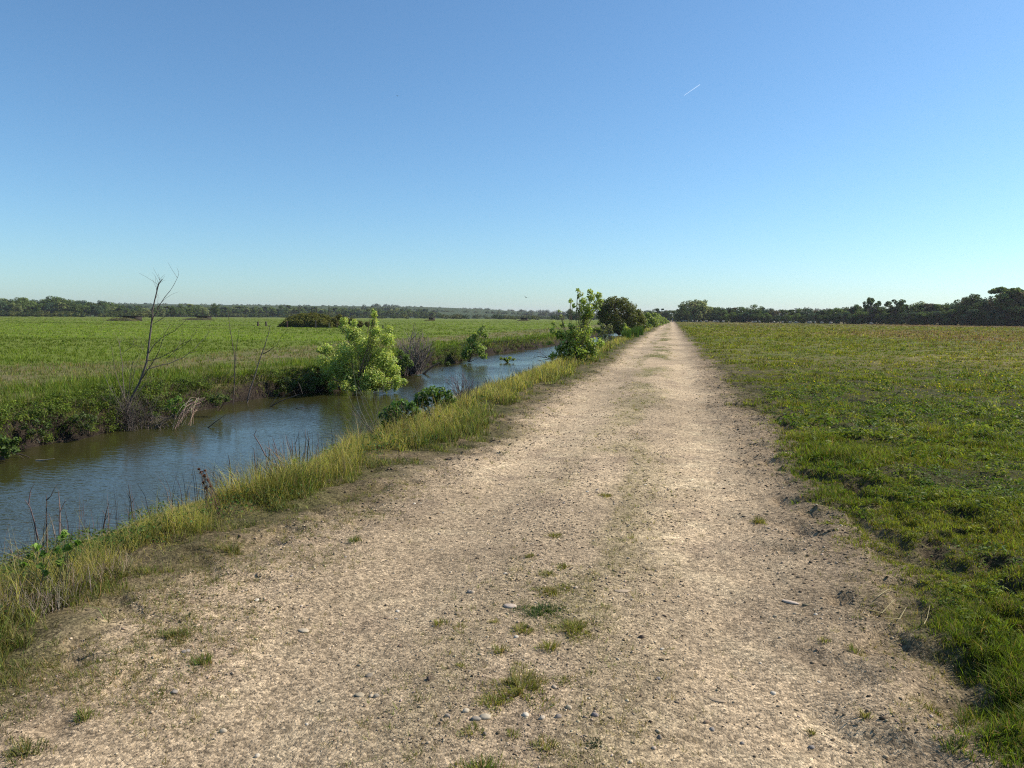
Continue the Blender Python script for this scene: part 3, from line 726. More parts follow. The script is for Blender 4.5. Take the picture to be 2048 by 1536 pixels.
tuft(1110, 1065, 36, 'far small tuft on the middle strip, upper one', YG, .035)
tuft(1212, 990, 30, 'distant tuft on the middle strip of the track', YG, .04)
tuft(710, 1075, 30, 'dark tuft on the left shoulder of the track', (.08, .12, .025), .06)
tuft(462, 1100, 60, 'rough dry tuft spilling from the verge onto the track', (.13, .13, .04), .07, .8)

# ------------------------------------------------------------------ shrubs
def foliage_block(acc, centers, radii, leaf, col, per=1.0, norm_up=.35, lit_topcol=None, droop=.4, shell=.55):
    for c, r in zip(centers, radii):
        n = int(max(10, per*28*(r/leaf)**2*rnd.uniform(.6, 1.3)))
        d = rng.normal(0, 1, (n, 3)); d /= np.linalg.norm(d, axis=1)[:, None]
        q = shell + (1.08-shell)*rng.uniform(0, 1, n)**.7
        q *= 1+.22*np.sin(d[:, 0]*5+c[0]*7)*np.sin(d[:, 2]*6+c[2]*5)
        P = np.array(c) + d*q[:, None]*r
        cc = vary(col, n, .22, .10)
        if lit_topcol is not None:
            t = (.25+(d[:, 2]*.5+.5)*.9)*rng.uniform(0, 1, n)**.7; cc = mix(cc, vary(lit_topcol, n, .15, .08), t.clip(0, 1))  # upward side of each clump paler, sunlight painted into the leaf colour
        acc.add(*leaves(P, d*.5+np.array([0, 0, norm_up]), leaf*rng.uniform(.65, 1.25, n), cc, droop=droop))

def shrub(name, cat, label, base, zb, clumps, leaf, col, tip=None, per=1.0, depth=.8, stemr=.012, stemcol=(.16, .12, .09), group=None, extra=1.0, shell=.55, droop=.4, twigs=0, mat=None, Y=None):
    b = onland(*base) if zb is None else ground(base[0], base[1], zb) if Y is None else at(base[0], base[1], Y)
    Y = b.y; root = empty(name, b, label, cat, group)
    xs = [c[0] for c in clumps]; hw = (max(xs)-min(xs))/2+5; mx = (max(xs)+min(xs))/2
    fa, sa = Acc(), Acc(); cs, rs = [], []
    for (px, py, rp) in clumps:
        r = rp*Y/FPX; w = math.sqrt(max(0, 1-((px-mx)/hw)**2))*hw*Y/FPX*depth
        for k in range(1 + (1 if rnd.random() < extra else 0)):
            off = rnd.uniform(-.8, .8)*w
            p = at(px, py, Y+off)
            # keep the silhouette where the photo has it, at the new depth
            cs.append(tuple(p)); rs.append(r*(Y+off)/Y*(1 if k == 0 else .85))
            pts = curve_pts(b + Vector((rnd.uniform(-.08, .08), rnd.uniform(-.08, .08), 0)), p, 7, .07)
            tube(sa, pts, stemr*rnd.uniform(.7, 1.2), stemr*.25, vary(stemcol, 1)[0])
            for _ in range(3+twigs):
                q = p + Vector((rnd.gauss(0, 1), rnd.gauss(0, 1), rnd.gauss(.2, .8))).normalized()*r*rnd.uniform(.6, 1.15)
                tube(sa, curve_pts(pts[-3], q, 4, .08), stemr*.3, stemr*.12, vary(stemcol, 1)[0], 3)
    foliage_block(fa, cs, rs, leaf, col, per, lit_topcol=tip, shell=shell, droop=droop)
    sa.build('stem', M_BARK, root); fa.build('foliage', mat or M_LEAF, root)
    return root

PG, PT = (.24, .30, .07), (.52, .56, .16)
shrub('leafy_shrub', 'shrub', 'large pale green leafy shrub leaning over the far side of the canal', (712, 783), WZ+.05,
      [(748, 630, 8), (748, 645, 9), (752, 662, 13), (745, 682, 18), (688, 642, 9), (690, 658, 12), (708, 645, 8), (706, 668, 17), (779, 659, 9), (775, 680, 16),
       (654, 700, 14), (648, 722, 17), (690, 705, 24), (735, 712, 26), (770, 720, 24), (783, 742, 20), (655, 748, 20), (700, 752, 26), (745, 755, 24), (795, 763, 13),
       (720, 690, 20), (809, 763, 7), (678, 732, 24), (730, 770, 18), (770, 768, 16), (690, 773, 14), (640, 766, 14), (625, 745, 9), (665, 772, 12), (708, 778, 9), (750, 776, 9), (792, 774, 8), (745, 620, 4), (750, 625, 5), (640, 700, 8)],
      .066, PG, PT, 1.25, .8, .010, extra=.9, shell=.3)
shrub('young_tree', 'tree', 'tall young pale leafed tree on the near bank reaching above the horizon', (1150, 724), None,
      [(1156, 581, 4.9), (1159, 590, 6.1), (1166, 602, 8.5), (1181, 583, 6.1), (1182, 595, 8.5), (1197, 591, 7.3), (1200, 601, 7.3), (1141, 602, 4.9), (1147, 612, 4.9), (1161, 616, 9.8), (1176, 616, 11.0), (1192, 612, 9.8), (1171, 632, 11.0), (1181, 628, 9.8), (1172, 646, 11.0), (1119, 622, 3.0), (1122, 632, 2.4),
       (1107, 646, 4.9), (1106, 660, 7.3), (1126, 650, 7.3), (1143, 654, 7.3), (1121, 668, 11.0), (1141, 672, 14.6), (1160, 668, 15.9), (1177, 660, 11.0), (1165, 690, 18.3), (1140, 700, 15.9), (1181, 690, 14.6), (1120, 698, 9.8), (1098, 685, 4.9), (1155, 712, 13.4), (1105, 712, 8.5), (1200, 686, 9.8), (1135, 716, 11.0), (1130, 690, 12), (1165, 705, 13), (1186, 703, 11), (1120, 710, 9), (1146, 684, 14), (1170, 674, 12), (1150, 668, 10)],
      .105, (.15, .21, .04), (.42, .47, .12), 1.0, .8, .012, extra=.5, shell=.25)
shrub('young_tree', 'tree', 'small pale green sapling leaning right on the far bank beyond the grey brush', (938, 724), WZ+.05,
      [(966, 655, 6), (962, 664, 8), (950, 672, 8), (970, 670, 7), (948, 688, 12), (935, 700, 12), (960, 700, 13), (968, 712, 8), (940, 680, 8), (930, 710, 9)],
      .12, (.15, .21, .045), (.34, .40, .11), .9, .8, .012, shell=.3)
shrub('willow_bush', 'bush', 'big dark olive rounded willow bush beside the far canal', (1238, 670), WZ+.05,
      [(1213, 612, 13), (1232, 604, 11), (1247, 607, 13), (1262, 618, 12), (1205, 628, 12), (1222, 628, 18), (1245, 630, 20), (1268, 634, 13), (1211, 646, 14), (1235, 650, 18), (1258, 650, 15), (1277, 645, 8), (1225, 660, 8), (1278, 627, 9), (1284, 640, 10), (1274, 655, 12), (1222, 602, 9), (1205, 615, 10)],
      .22, (.085, .10, .022), (.16, .16, .04), 1.3, .9, .06, extra=1, shell=.45, twigs=5, stemcol=(.09, .07, .05), droop=0)
shrub('leafy_bush', 'bush', 'mid green bush crowding the right side of the dark willow', (1292, 668), -.4,
      [(1280, 634, 8), (1287, 645, 10), (1282, 655, 10), (1295, 655, 8), (1275, 664, 6)], .24, (.09, .13, .03), (.2, .24, .06), 1.3, .8, .03, Y=112)
shrub('leafy_bush', 'bush', 'small yellow green bush in front of the dark willow', (1252, 684), WZ+.05,
      [(1250, 649, 3), (1251, 656, 5), (1256, 661, 6), (1249, 666, 6), (1258, 669, 6), (1247, 674, 5)], .15, (.2, .26, .05), (.4, .43, .1), 1.2, .8, .02, Y=72)
shrub('leafy_bush', 'bush', 'greyish half dead bush between the tall young tree and the willow', (1212, 700), WZ+.1,
      [(1207, 652, 6), (1219, 655, 7), (1210, 668, 9), (1222, 664, 6), (1200, 672, 7), (1212, 684, 9), (1202, 690, 7), (1224, 674, 4)], .13, (.10, .115, .045), (.27, .28, .13), .5, .8, .015, Y=50, twigs=8, stemcol=(.15, .12, .1))
for i, (px, py, Yb, sc, lab) in enumerate(((1302, 662, 135, 1.3, 'nearest bush of the light green row beside the distant track'), (1313, 660, 165, 1.2, 'second bush of the light green row beside the distant track'),
                                           (1322, 656, 200, 1.0, 'third bush of the light green row beside the distant track'), (1331, 653, 245, .6, 'smallest and farthest bush of the light green row'))):
    shrub('leafy_bush', 'bush', lab, (px, py), -.3, [(px-5*sc, py-24*sc, 5*sc), (px, py-16*sc, 8*sc), (px+6*sc, py-12*sc, 7*sc), (px-6*sc, py-9*sc, 7*sc), (px+2*sc, py-5*sc, 7*sc)],
          .33, (.13, .18, .04), (.30, .34, .08), 1.4, .8, .04, group='light green bushes along the far canal', Y=Yb)
# elder bushes on the near bank
shrub('elder_bush', 'bush', 'dark green rounded bush with bright leaf tops on the near bank, right of two', (866, 838), None,
      [(838, 795, 12), (850, 785, 12), (865, 783, 13), (882, 785, 13), (898, 790, 11), (905, 800, 8), (832, 808, 10), (850, 803, 13), (872, 800, 13), (890, 806, 11)],
      .055, (.05, .09, .018), (.15, .23, .04), 1.0, .8, .008, shell=.4, twigs=4, stemcol=(.2, .18, .15))
shrub('elder_bush', 'bush', 'loose dark green bush rising from brown stems on the near bank, left of two', (800, 868), None,
      [(775, 822, 11), (790, 812, 12), (806, 806, 11), (820, 812, 11), (832, 820, 9), (782, 836, 14), (803, 830, 15), (825, 836, 12), (770, 848, 11), (795, 852, 13), (820, 852, 12), (765, 832, 8)],
      .06, (.05, .085, .02), (.13, .22, .045), 1.0, .8, .010, shell=.4, twigs=6, stemcol=(.13, .10, .08))
shrub('leafy_bush', 'bush', 'dark green bush at the left edge on the far waterline', (4, 918), WZ+.03,
      [(5, 885, 16), (22, 888, 13), (33, 880, 8), (12, 905, 14), (30, 900, 9), (-15, 890, 18), (-30, 905, 18)],
      .06, (.06, .10, .02), (.15, .21, .05), 1.1, .8, .010, shell=.4)
shrub('leafy_shrub', 'shrub', 'low leafy growth with a dark hollow at the foot of the grey brush', (812, 752), WZ+.05,
      [(800, 705, 8), (812, 715, 9), (806, 728, 10), (820, 728, 8), (803, 742, 8)], .09, (.06, .10, .02), (.16, .22, .05), .9, .8, .01)
shrub('leafy_shrub', 'shrub', 'bright low shrub behind the bare tree at the waterline', (352, 838), WZ+.1,
      [(345, 805, 10), (357, 798, 9), (365, 812, 9), (350, 820, 10), (335, 815, 8)], .06, (.08, .14, .02), (.17, .26, .05), .6, .8, .008, shell=.3)
shrub('water_plants', 'plants', 'leafy clump standing in the open water of the canal', (1015, 725), WZ+.0,
      [(1002, 717, 3), (1010, 718, 3.5), (1020, 716, 3.5), (1028, 719, 3), (1015, 721, 3)], .11, (.13, .18, .03), (.33, .38, .09), 1.2, .8, .01)
for ((bx, by), cl, lab) in (((570, 782), [(560, 765, 9), (575, 760, 10), (588, 768, 9), (566, 776, 8), (580, 778, 8)], 'dark bramble clump on the far bank left of the large pale shrub'),
                          ((612, 782), [(600, 762, 9), (614, 756, 10), (628, 762, 10), (608, 774, 9), (624, 776, 9)], 'dark bramble clump pressed against the left side of the pale shrub'),
                          ((170, 868), [(150, 838, 11), (168, 832, 11), (186, 838, 10), (160, 850, 10), (178, 852, 10)], 'dark bramble clump overhanging the water left of the bare tree'),
                          ((75, 885), [(50, 852, 12), (72, 846, 12), (95, 850, 11), (62, 864, 11), (85, 866, 10)], 'dark bramble clump overhanging the water near the left edge'),
                          ((440, 822), [(425, 798, 9), (440, 792, 9), (455, 798, 8), (436, 806, 8)], 'dark bramble clump on the far bank beside the thin dead sapling'),
                          ((885, 742), [(870, 728, 6), (882, 724, 7), (895, 728, 6)], 'dark bramble clump between the grey brush and the small sapling')):
    shrub('bramble', 'bush', lab, (bx, by), WZ+.12, cl, .05, (.045, .065, .018), (.11, .15, .035), .7, .8, .006, shell=.3, stemcol=(.10, .075, .055), twigs=6, group=None)
# low leafy weeds in the left foreground
shrub('broad_leaved_weed', 'weed', 'broad leaved green weed among dead stems at the lower left', (110, 1190), None,
      [(72, 1095, 9), (60, 1112, 7), (88, 1108, 8), (122, 1075, 8), (128, 1068, 6), (83, 1132, 9), (48, 1130, 8), (90, 1145, 8), (115, 1100, 8), (135, 1095, 7), (155, 1085, 5), (120, 1125, 9)],
      .035, (.09, .16, .025), (.20, .32, .05), .9, .8, .004, shell=.2, stemcol=(.12, .13, .06))
shrub('broad_leaved_weed', 'weed', 'small green shoot beside the dark twig cluster on the near bank', (590, 945), None,
      [(588, 922, 5), (590, 932, 5), (583, 934, 4)], .035, (.14, .20, .03), (.28, .38, .06), 1, .8, .003, shell=.2)
shrub('broad_leaved_weed', 'weed', 'small green shoot on the bank right of the dark twig cluster', (630, 935), None,
      [(628, 922, 5), (636, 920, 4)], .035, (.12, .18, .03), (.22, .32, .05), 1, .8, .003, shell=.2)
shrub('reddish_dock', 'weed', 'rust red seeding dock plant leaning over the water', (424, 1030), None,
      [(398, 938, 2.2), (403, 944, 3), (409, 951, 3), (410, 941, 2), (416, 960, 3), (407, 965, 2.5), (412, 975, 3), (421, 972, 2)], .022, (.11, .05, .035), (.2, .08, .05), 1.6, .6, .003, shell=.1, stemcol=(.12, .08, .05))

# reeds by the willow
def reedclump(pts, hpx, label, n=260, col=(.06, .105, .02), w=.02):
    acc = Acc()
    for (px, py, wp) in pts:
        p = ground(px, py, -.5); r = wp/2*p.y/FPX
        x = p.x+rng.uniform(-r, r, n); y = p.y+rng.uniform(-r, r, n)*1.5
        h = hpx*p.y/FPX*rng.uniform(.6, 1.15, n)
        V, F, C = blades(np.stack([x, y, height(x, y, False).clip(WZ-.05, 1)-.03], 1), h, np.full(n, w*p.y/70), rng.uniform(.05, .4, n), vary(col, n, .25)); acc.add(V, F, C)
    o = acc.build('reed_clump', M_GRASS, org=tuple(ground(pts[0][0], pts[0][1], -.5))); return tag(o, label, 'reeds')
reedclump([(1253, 690, 18), (1268, 686, 18), (1279, 681, 14)], 20, 'dark green reed clump at the canal edge before the willow', 420)

# ------------------------------------------------------------------ bare wood
def strokes(name, cat, label, base, zb, lines, r, col=(.13, .105, .09), depth=.5, twig=0, twl=.25, group=None, Y=None, part='branch', jit=.012):
    """lines: [(relative radius, [(px,py)...])...] traced branches, spread in depth by their own curve"""
    b = onland(*base) if zb is None else ground(base[0], base[1], zb) if Y is None else at(base[0], base[1], Y); Y = b.y
    root = empty(name, b, label, cat, group); ta, ba = Acc(), Acc()
    L0 = math.dist(lines[0][1][0], lines[0][1][-1])*Y/FPX
    for i, (rr, pl) in enumerate(lines):
        slope = 0 if i == 0 else rnd.uniform(-depth, depth)
        x0, y0 = pl[0]; P = []
        fine = []
        for (a, c2) in zip(pl[:-1], pl[1:]):
            for t in (0, .5): fine.append((a[0]+(c2[0]-a[0])*t, a[1]+(c2[1]-a[1])*t))
        fine.append(pl[-1])
        for (px, py) in fine:
            dist = math.dist((px, py), (x0, y0))*Y/FPX
            p = at(px, py, Y + slope*dist)
            P.append(p + Vector((rnd.uniform(-1, 1), rnd.uniform(-1, 1), rnd.uniform(-1, 1)))*jit*L0*.3)
        P[0] = at(x0, y0, Y)
        acc = ta if i == 0 else Acc()
        tube(acc, P, r*rr, r*rr*.28, vary(col, 1, .2, .05)[0], 6 if i == 0 else 5, .1)
        for _ in range(twig):
            k = rnd.randrange(1, len(P)); q = P[k]; d = (P[k]-P[k-1]).normalized()
            e = q + (d + Vector((rnd.gauss(0, .6), rnd.gauss(0, .6), rnd.gauss(.2, .4)))).normalized()*twl*rnd.uniform(.4, 1.2)
            tube(acc, curve_pts(q, e, 4, .08), r*.16, r*.07, vary(col, 1, .2, .05)[0], 3)
        if i: acc.build(part, M_BARK, root)
    ta.build('trunk' if cat in ('tree',) else 'stem', M_BARK, root)
    return root

strokes('bare_tree', 'tree', 'bare dead tree rising from the far waterline, tallest on the left', (250, 860), WZ-.05,
        [(1.3, [(249, 862), (251, 838), (256, 812), (279, 766), (295, 723), (301, 672), (304, 630), (307, 610), (312, 588), (318, 568), (324, 558)]),
         (.42, [(310, 598), (315, 578), (319, 560)]), (.5, [(303, 645), (312, 625), (322, 605), (340, 581), (355, 556)]), (.3, [(306, 648), (322, 637), (340, 628)]),
         (.45, [(298, 706), (308, 690), (322, 676), (350, 662), (365, 648), (374, 638)]), (.4, [(293, 722), (315, 718), (345, 703), (368, 692), (393, 667)]),
         (.5, [(286, 742), (312, 733), (338, 728), (365, 715), (390, 697), (412, 674), (420, 662)]), (.5, [(274, 776), (292, 745), (310, 718), (318, 700), (330, 667), (341, 647)]),
         (.55, [(256, 812), (246, 790), (239, 769), (230, 740), (221, 692)]), (.45, [(251, 805), (247, 770), (245, 730), (240, 700), (238, 677)]), (.25, [(245, 708), (258, 697), (274, 682)]),
         (.4, [(250, 815), (258, 780), (262, 745), (268, 720)]), (.35, [(248, 820), (232, 795), (215, 765), (205, 745)]), (.35, [(246, 825), (225, 812), (200, 790)]),
         (.35, [(240, 856), (222, 851), (205, 842), (185, 830), (165, 812), (142, 790)]), (.5, [(252, 838), (270, 842), (290, 830), (320, 836), (345, 838)]),
         (.3, [(256, 826), (285, 820), (310, 815), (340, 819)]), (.3, [(254, 845), (275, 822), (300, 805)]), (.3, [(227, 860), (222, 820), (218, 780)]), (.3, [(262, 780), (270, 740), (285, 700)]),
         (.3, [(251, 835), (262, 800), (290, 770), (320, 750)]), (.25, [(335, 717), (360, 690), (378, 680)]), (.25, [(280, 764), (300, 755), (318, 757)])],
        .021, (.12, .10, .085), .7, 6, .34)
strokes('dead_sapling', 'sapling', 'very thin straight dead sapling standing in the water, left of two', (467, 812), WZ-.05,
        [(1, [(467, 815), (468, 780), (470, 718), (465, 690), (460, 660), (456, 620)]), (.6, [(470, 725), (473, 700), (478, 660)]), (.4, [(469, 740), (474, 715), (470, 700)])], .016, depth=.4, twig=2)
strokes('dead_sapling', 'sapling', 'forked dead sapling leaning right over the water, right of two', (494, 810), WZ-.05,
        [(1, [(493, 812), (500, 782), (510, 750), (522, 713), (530, 690), (537, 667), (540, 650)]), (.6, [(526, 708), (540, 700), (552, 692), (565, 670)]), (.4, [(516, 735), (508, 715)]), (.5, [(497, 800), (505, 780), (512, 770)])], .02, depth=.4, twig=2)
strokes('fallen_branch', 'branch', 'dead branch poking out of the water below the two saplings', (537, 815), WZ-.03,
        [(1, [(537, 816), (560, 803), (580, 795), (605, 787), (597, 765)]), (.6, [(540, 812), (552, 795), (560, 785)]), (.5, [(545, 810), (570, 790), (590, 780)])], .015, depth=.5, twig=2)
strokes('fallen_branch', 'branch', 'short dark stick slanting out of open water left of centre', (416, 857), WZ-.02, [(1, [(414, 857), (432, 843), (452, 829)])], .012)
strokes('fallen_branch', 'branch', 'forked twig lying low on the water before the pale shrub', (585, 818), WZ-.01, [(1, [(585, 819), (600, 815), (618, 812)]), (.6, [(600, 815), (612, 819), (625, 817)])], .012)
strokes('fallen_branch', 'branch', 'pale driftwood sliver floating near the left edge', (78, 922), WZ-.005, [(1, [(72, 921), (90, 920), (108, 917)])], .015, (.34, .3, .25))
strokes('fallen_branch', 'branch', 'dark root arching from the bush at the left edge into the water', (30, 915), WZ-.005, [(1, [(20, 905), (40, 908), (55, 913), (70, 922)]), (.5, [(30, 906), (50, 918), (60, 925)])], .012, (.09, .07, .05))
strokes('fallen_branch', 'branch', 'leaning dead limb at the right foot of the grey brush', (846, 749), WZ-.02, [(1, [(845, 750), (858, 738), (870, 730), (880, 725)]), (.5, [(850, 745), (852, 752)])], .05, (.17, .13, .1))
strokes('fallen_branch', 'branch', 'twiggy branch half sunk in the water left of the tall young tree', (1095, 722), WZ-.01,
        [(1, [(1112, 722), (1095, 716), (1078, 713), (1062, 717)]), (.6, [(1095, 716), (1082, 706), (1070, 704)]), (.6, [(1100, 718), (1085, 720), (1072, 722)]), (.5, [(1104, 718), (1092, 710), (1086, 702)])], .03, (.1, .08, .07), twig=5, twl=.5)

def brush(name, label, base, zb, n, spread, hpx, r, col, group=None, lean=0, cat='brush', spreadY=.5, Y=None, basew=6):
    """dense spray of thin stems from one stool"""
    b = onland(*base) if zb is None else ground(base[0], base[1], zb) if Y is None else at(base[0], base[1], Y); Y = b.y; k = Y/FPX
    root = empty(name, b, label, cat, group); acc, tw = Acc(), Acc()
    for i in range(n):
        u = rnd.uniform(-1, 1); v = rnd.uniform(-1, 1)
        L = hpx*k*rnd.uniform(.55, 1.08)*(1-.25*abs(u))
        tip = b + Vector((u*spread*k + lean*k, v*spread*k*spreadY, L))
        st = b + Vector((rnd.uniform(-1, 1)*basew*k, rnd.uniform(-1, 1)*basew*k, 0))
        if basew > spread: tip = st + Vector((u*spread*k*.8, v*spread*k*.5, L*rnd.uniform(.5, 1)))
        P = curve_pts(st, tip, 6, .14, .03); c = vary(col, 1, .25, .05)[0]
        tube(acc, P, r*rnd.uniform(.7, 1.1), r*.3, c, 4)
        for _ in range(2):
            q = P[rnd.randrange(2, 5)]; e = q + ((tip-st).normalized() + Vector((rnd.gauss(0, .4), rnd.gauss(0, .4), .1))).normalized()*L*rnd.uniform(.15, .35)
            tube(acc, curve_pts(q, e, 3, .05), r*.4, r*.2, c, 3)
    acc.build('stem', M_BARK, root)
    return root
brush('brushwood', 'grey leafless brush on the far bank right of the large pale shrub', (828, 748), WZ+.05, 130, 44, 92, .014, (.19, .155, .13), lean=5, basew=14)
strokes('dead_sapling', 'sapling', 'dead twig sticking up out of the grey leafless brush', (818, 700), 0, [(1, [(818, 700), (822, 680), (826, 660), (829, 644)]), (.5, [(822, 680), (835, 667), (845, 660)])], .02, Y=at(828, 748, 24).y)
brush('brushwood', 'purplish bare twigs fanning up on the near bank right of the dark bushes', (928, 812), None, 70, 42, 72, .006, (.15, .12, .125), lean=-12, basew=10)
brush('brushwood', 'tangle of thin dead stems round the foot of the bare dead tree', (262, 858), WZ, 120, 75, 90, .006, (.10, .082, .066), lean=0, basew=34)
brush('brushwood', 'low sprawl of dead twigs in the water right of the bare tree', (318, 856), WZ, 40, 45, 38, .006, (.15, .125, .10), lean=6, basew=22)
strokes('dead_shrub', 'shrub', 'long bare grey stems fanning left over the water from the near bank', (752, 872), None,
        [(1, [(752, 874), (735, 850), (720, 820), (713, 790), (709, 755), (706, 745)]), (.9, [(750, 872), (728, 845), (705, 810), (694, 782)]), (.8, [(750, 872), (725, 848), (702, 818), (690, 805)]),
         (.8, [(752, 870), (728, 855), (700, 842), (682, 832)]), (.9, [(755, 870), (742, 840), (728, 812), (722, 790)]), (.8, [(756, 868), (752, 830), (764, 800), (767, 772), (762, 755)]),
         (.8, [(753, 872), (740, 855), (716, 832), (698, 826)]), (.8, [(755, 868), (745, 828), (730, 795), (715, 772)]), (.7, [(758, 865), (755, 820), (752, 790)]), (.7, [(758, 868), (770, 830), (775, 800)]),
         (.7, [(754, 872), (735, 862), (722, 850), (704, 824)])], .0065, (.15, .125, .10), .5, 5, .28)
strokes('dead_shrub', 'shrub', 'pair of bare twigs over the water in front of the fanning stems', (722, 898), None,
        [(1, [(730, 905), (722, 893), (712, 880), (706, 875)]), (.8, [(728, 905), (715, 898), (712, 893)])], .007, (.24, .205, .17), .5, 2, .12)
strokes('dead_shrub', 'shrub', 'cluster of dark crooked dead stems against the water on the near bank', (560, 955), None,
        [(1, [(562, 950), (545, 925), (532, 912), (520, 890), (508, 870), (513, 860)]), (1, [(545, 945), (535, 930), (540, 900), (537, 885)]), (.9, [(570, 948), (560, 925), (552, 905), (545, 888)]),
         (.9, [(565, 950), (548, 915), (530, 890)]), (.8, [(575, 945), (558, 920), (550, 890), (545, 875)]), (.8, [(540, 955), (545, 925), (547, 900)]), (.8, [(582, 940), (567, 915), (556, 900)]), (.7, [(566, 948), (558, 915), (558, 905)]),
         (.8, [(572, 955), (563, 925), (548, 905), (536, 895)]), (.8, [(535, 958), (533, 930), (531, 895)])], .010, (.13, .10, .095), .4, 3, .08)
strokes('dead_shrub', 'shrub', 'upright dark forked dead stems right of the crooked cluster', (605, 935), None,
        [(1, [(606, 932), (610, 905), (612, 880), (610, 857)]), (1, [(614, 932), (615, 905), (618, 880), (615, 865)]), (.7, [(617, 885), (620, 876)]), (.9, [(585, 930), (582, 905), (575, 885), (572, 870)]), (.7, [(594, 915), (590, 890), (598, 866)]),
         (.7, [(586, 915), (585, 895), (584, 878)]), (.7, [(606, 928), (605, 915), (609, 905)]), (.8, [(632, 915), (634, 895), (639, 875)]), (.6, [(568, 920), (568, 890), (565, 872)])], .010, (.12, .10, .10), .4, 2, .06)
for (px, py, hp, dx, lab) in ((465, 980, 70, -8, 'single dark upright dead stalk left of the crooked cluster'), (514, 985, 88, -6, 'tall thin pale dead stalk just left of the crooked cluster'), (482, 990, 50, -8, 'short forked dead stalk between the two upright ones'),
                              (450, 992, 44, -12, 'short leaning dead stalk near the rust red dock'), (206, 1062, 58, 12, 'dark dead stalk alone between the left weeds and the dock'), (265, 1030, 64, -9, 'branched dead stalk above the tall golden grass'), (522, 975, 48, -2, 'small dark stalk at the foot of the crooked cluster')):
    strokes('dead_stalk', 'stalk', lab, (px, py), None, [(1, [(px, py), (px+dx*.4, py-hp*.5), (px+dx, py-hp)]), (.6, [(px+dx*.3, py-hp*.35), (px+dx*.3+9, py-hp*.6)]), (.5, [(px+dx*.5, py-hp*.5), (px+dx*.5-8, py-hp*.75)])], .009, (.085, .07, .06), .4, 2, .05)
strokes('dead_shrub', 'shrub', 'tall forked dead stems standing over the weeds at the lower left', (95, 1120), None,
        [(1, [(94, 1120), (93, 1060), (93, 1020), (92, 990)]), (.7, [(93, 1000), (102, 992), (111, 973)]), (1, [(76, 1080), (68, 1040), (60, 1015), (50, 1000)]), (.7, [(57, 1010), (60, 985), (65, 973)]), (1, [(119, 1070), (120, 1030), (118, 1000), (118, 982)]),
         (.6, [(120, 1025), (127, 1008), (131, 1002)]), (.8, [(110, 1075), (105, 1050), (98, 1028)]), (.8, [(36, 1118), (25, 1105), (13, 1090)]), (.8, [(60, 1145), (50, 1110), (44, 1090)]), (.7, [(85, 1110), (88, 1060), (90, 1035)]), (.8, [(40, 1130), (35, 1100), (28, 1080)])],
        .008, (.13, .105, .09), .4, 3, .07)
brush('brushwood', 'dense brown dead stems in the bottom left under the weeds', (70, 1215), None, 230, 40, 95, .0028, (.20, .16, .12), basew=95, spreadY=.4)
brush('brushwood', 'dry brown stems under the tall golden grass at the left', (200, 1150), None, 90, 30, 65, .0025, (.24, .19, .12), basew=60, spreadY=.5)
# bundle of pale dead reeds beside the bare tree
b = ground(352, 855, WZ); root = empty('dead_reed_bundle', b, 'pale dead reeds slumped into the water right of the bare tree', 'reeds'); acc = Acc()
for i in range(40):
    t = rnd.random(); p0 = at(395+rnd.uniform(-12, 18), 800+rnd.uniform(-6, 22), b.y+rnd.uniform(.2, .9)); p1 = at(342+45*t+rnd.uniform(-8, 8), 862-14*t+rnd.uniform(-8, 4), b.y+rnd.uniform(-.4, .3))
    tube(acc, curve_pts(p0, p1, 6, .08, .12), .005, .003, vary((.19, .15, .105), 1, .35)[0], 3)
acc.build('reed_stem', M_BARK, root)
# straw lying on the right track edge
for (pts_, lab) in (([(1735, 1215), (1765, 1210), (1790, 1190)], 'pale straw lying on the track edge, upper left of four'), ([(1755, 1192), (1775, 1180), (1790, 1165)], 'pale straw among the stubble of the track edge, topmost of four'),
                    ([(1770, 1227), (1800, 1225), (1813, 1201)], 'bent pale straw beside the meadow edge, thickest of four'), ([(1848, 1250), (1855, 1225), (1860, 1208)], 'pale straw leaning in the meadow edge, rightmost of four')):
    acc = Acc(); P = []
    for (px, py) in pts_:
        g_ = ground(px, py, .02); P.append((g_.x, g_.y, gz(g_.x, g_.y)+.015+rnd.uniform(0, .02)))
    tube(acc, P, .0028, .0018, (.5, .42, .24), 4)
    tag(acc.build('straw', M_GRASS, org=P[0]), lab, 'straw', 'straws on the right track edge')
for (px, py, lab) in ((1710, 870, 'dry pale grass plume in the pasture nearer the track'), (1990, 822, 'dry pale grass plume at the right side of the pasture')):
    p = ground(px, py); n = 34
    V, F, C = blades(np.stack([p.x+rng.normal(0, .04, n), p.y+rng.normal(0, .05, n), np.full(n, gz(p.x, p.y))], 1), rng.uniform(.12, .3, n), np.full(n, .005), rng.uniform(.1, .6, n), vary((.34, .31, .22), n, .15))
    tag(mk('dry_grass_plume', V, F, M_GRASS, C, org=(p.x, p.y, gz(p.x, p.y))), lab, 'grass plume')

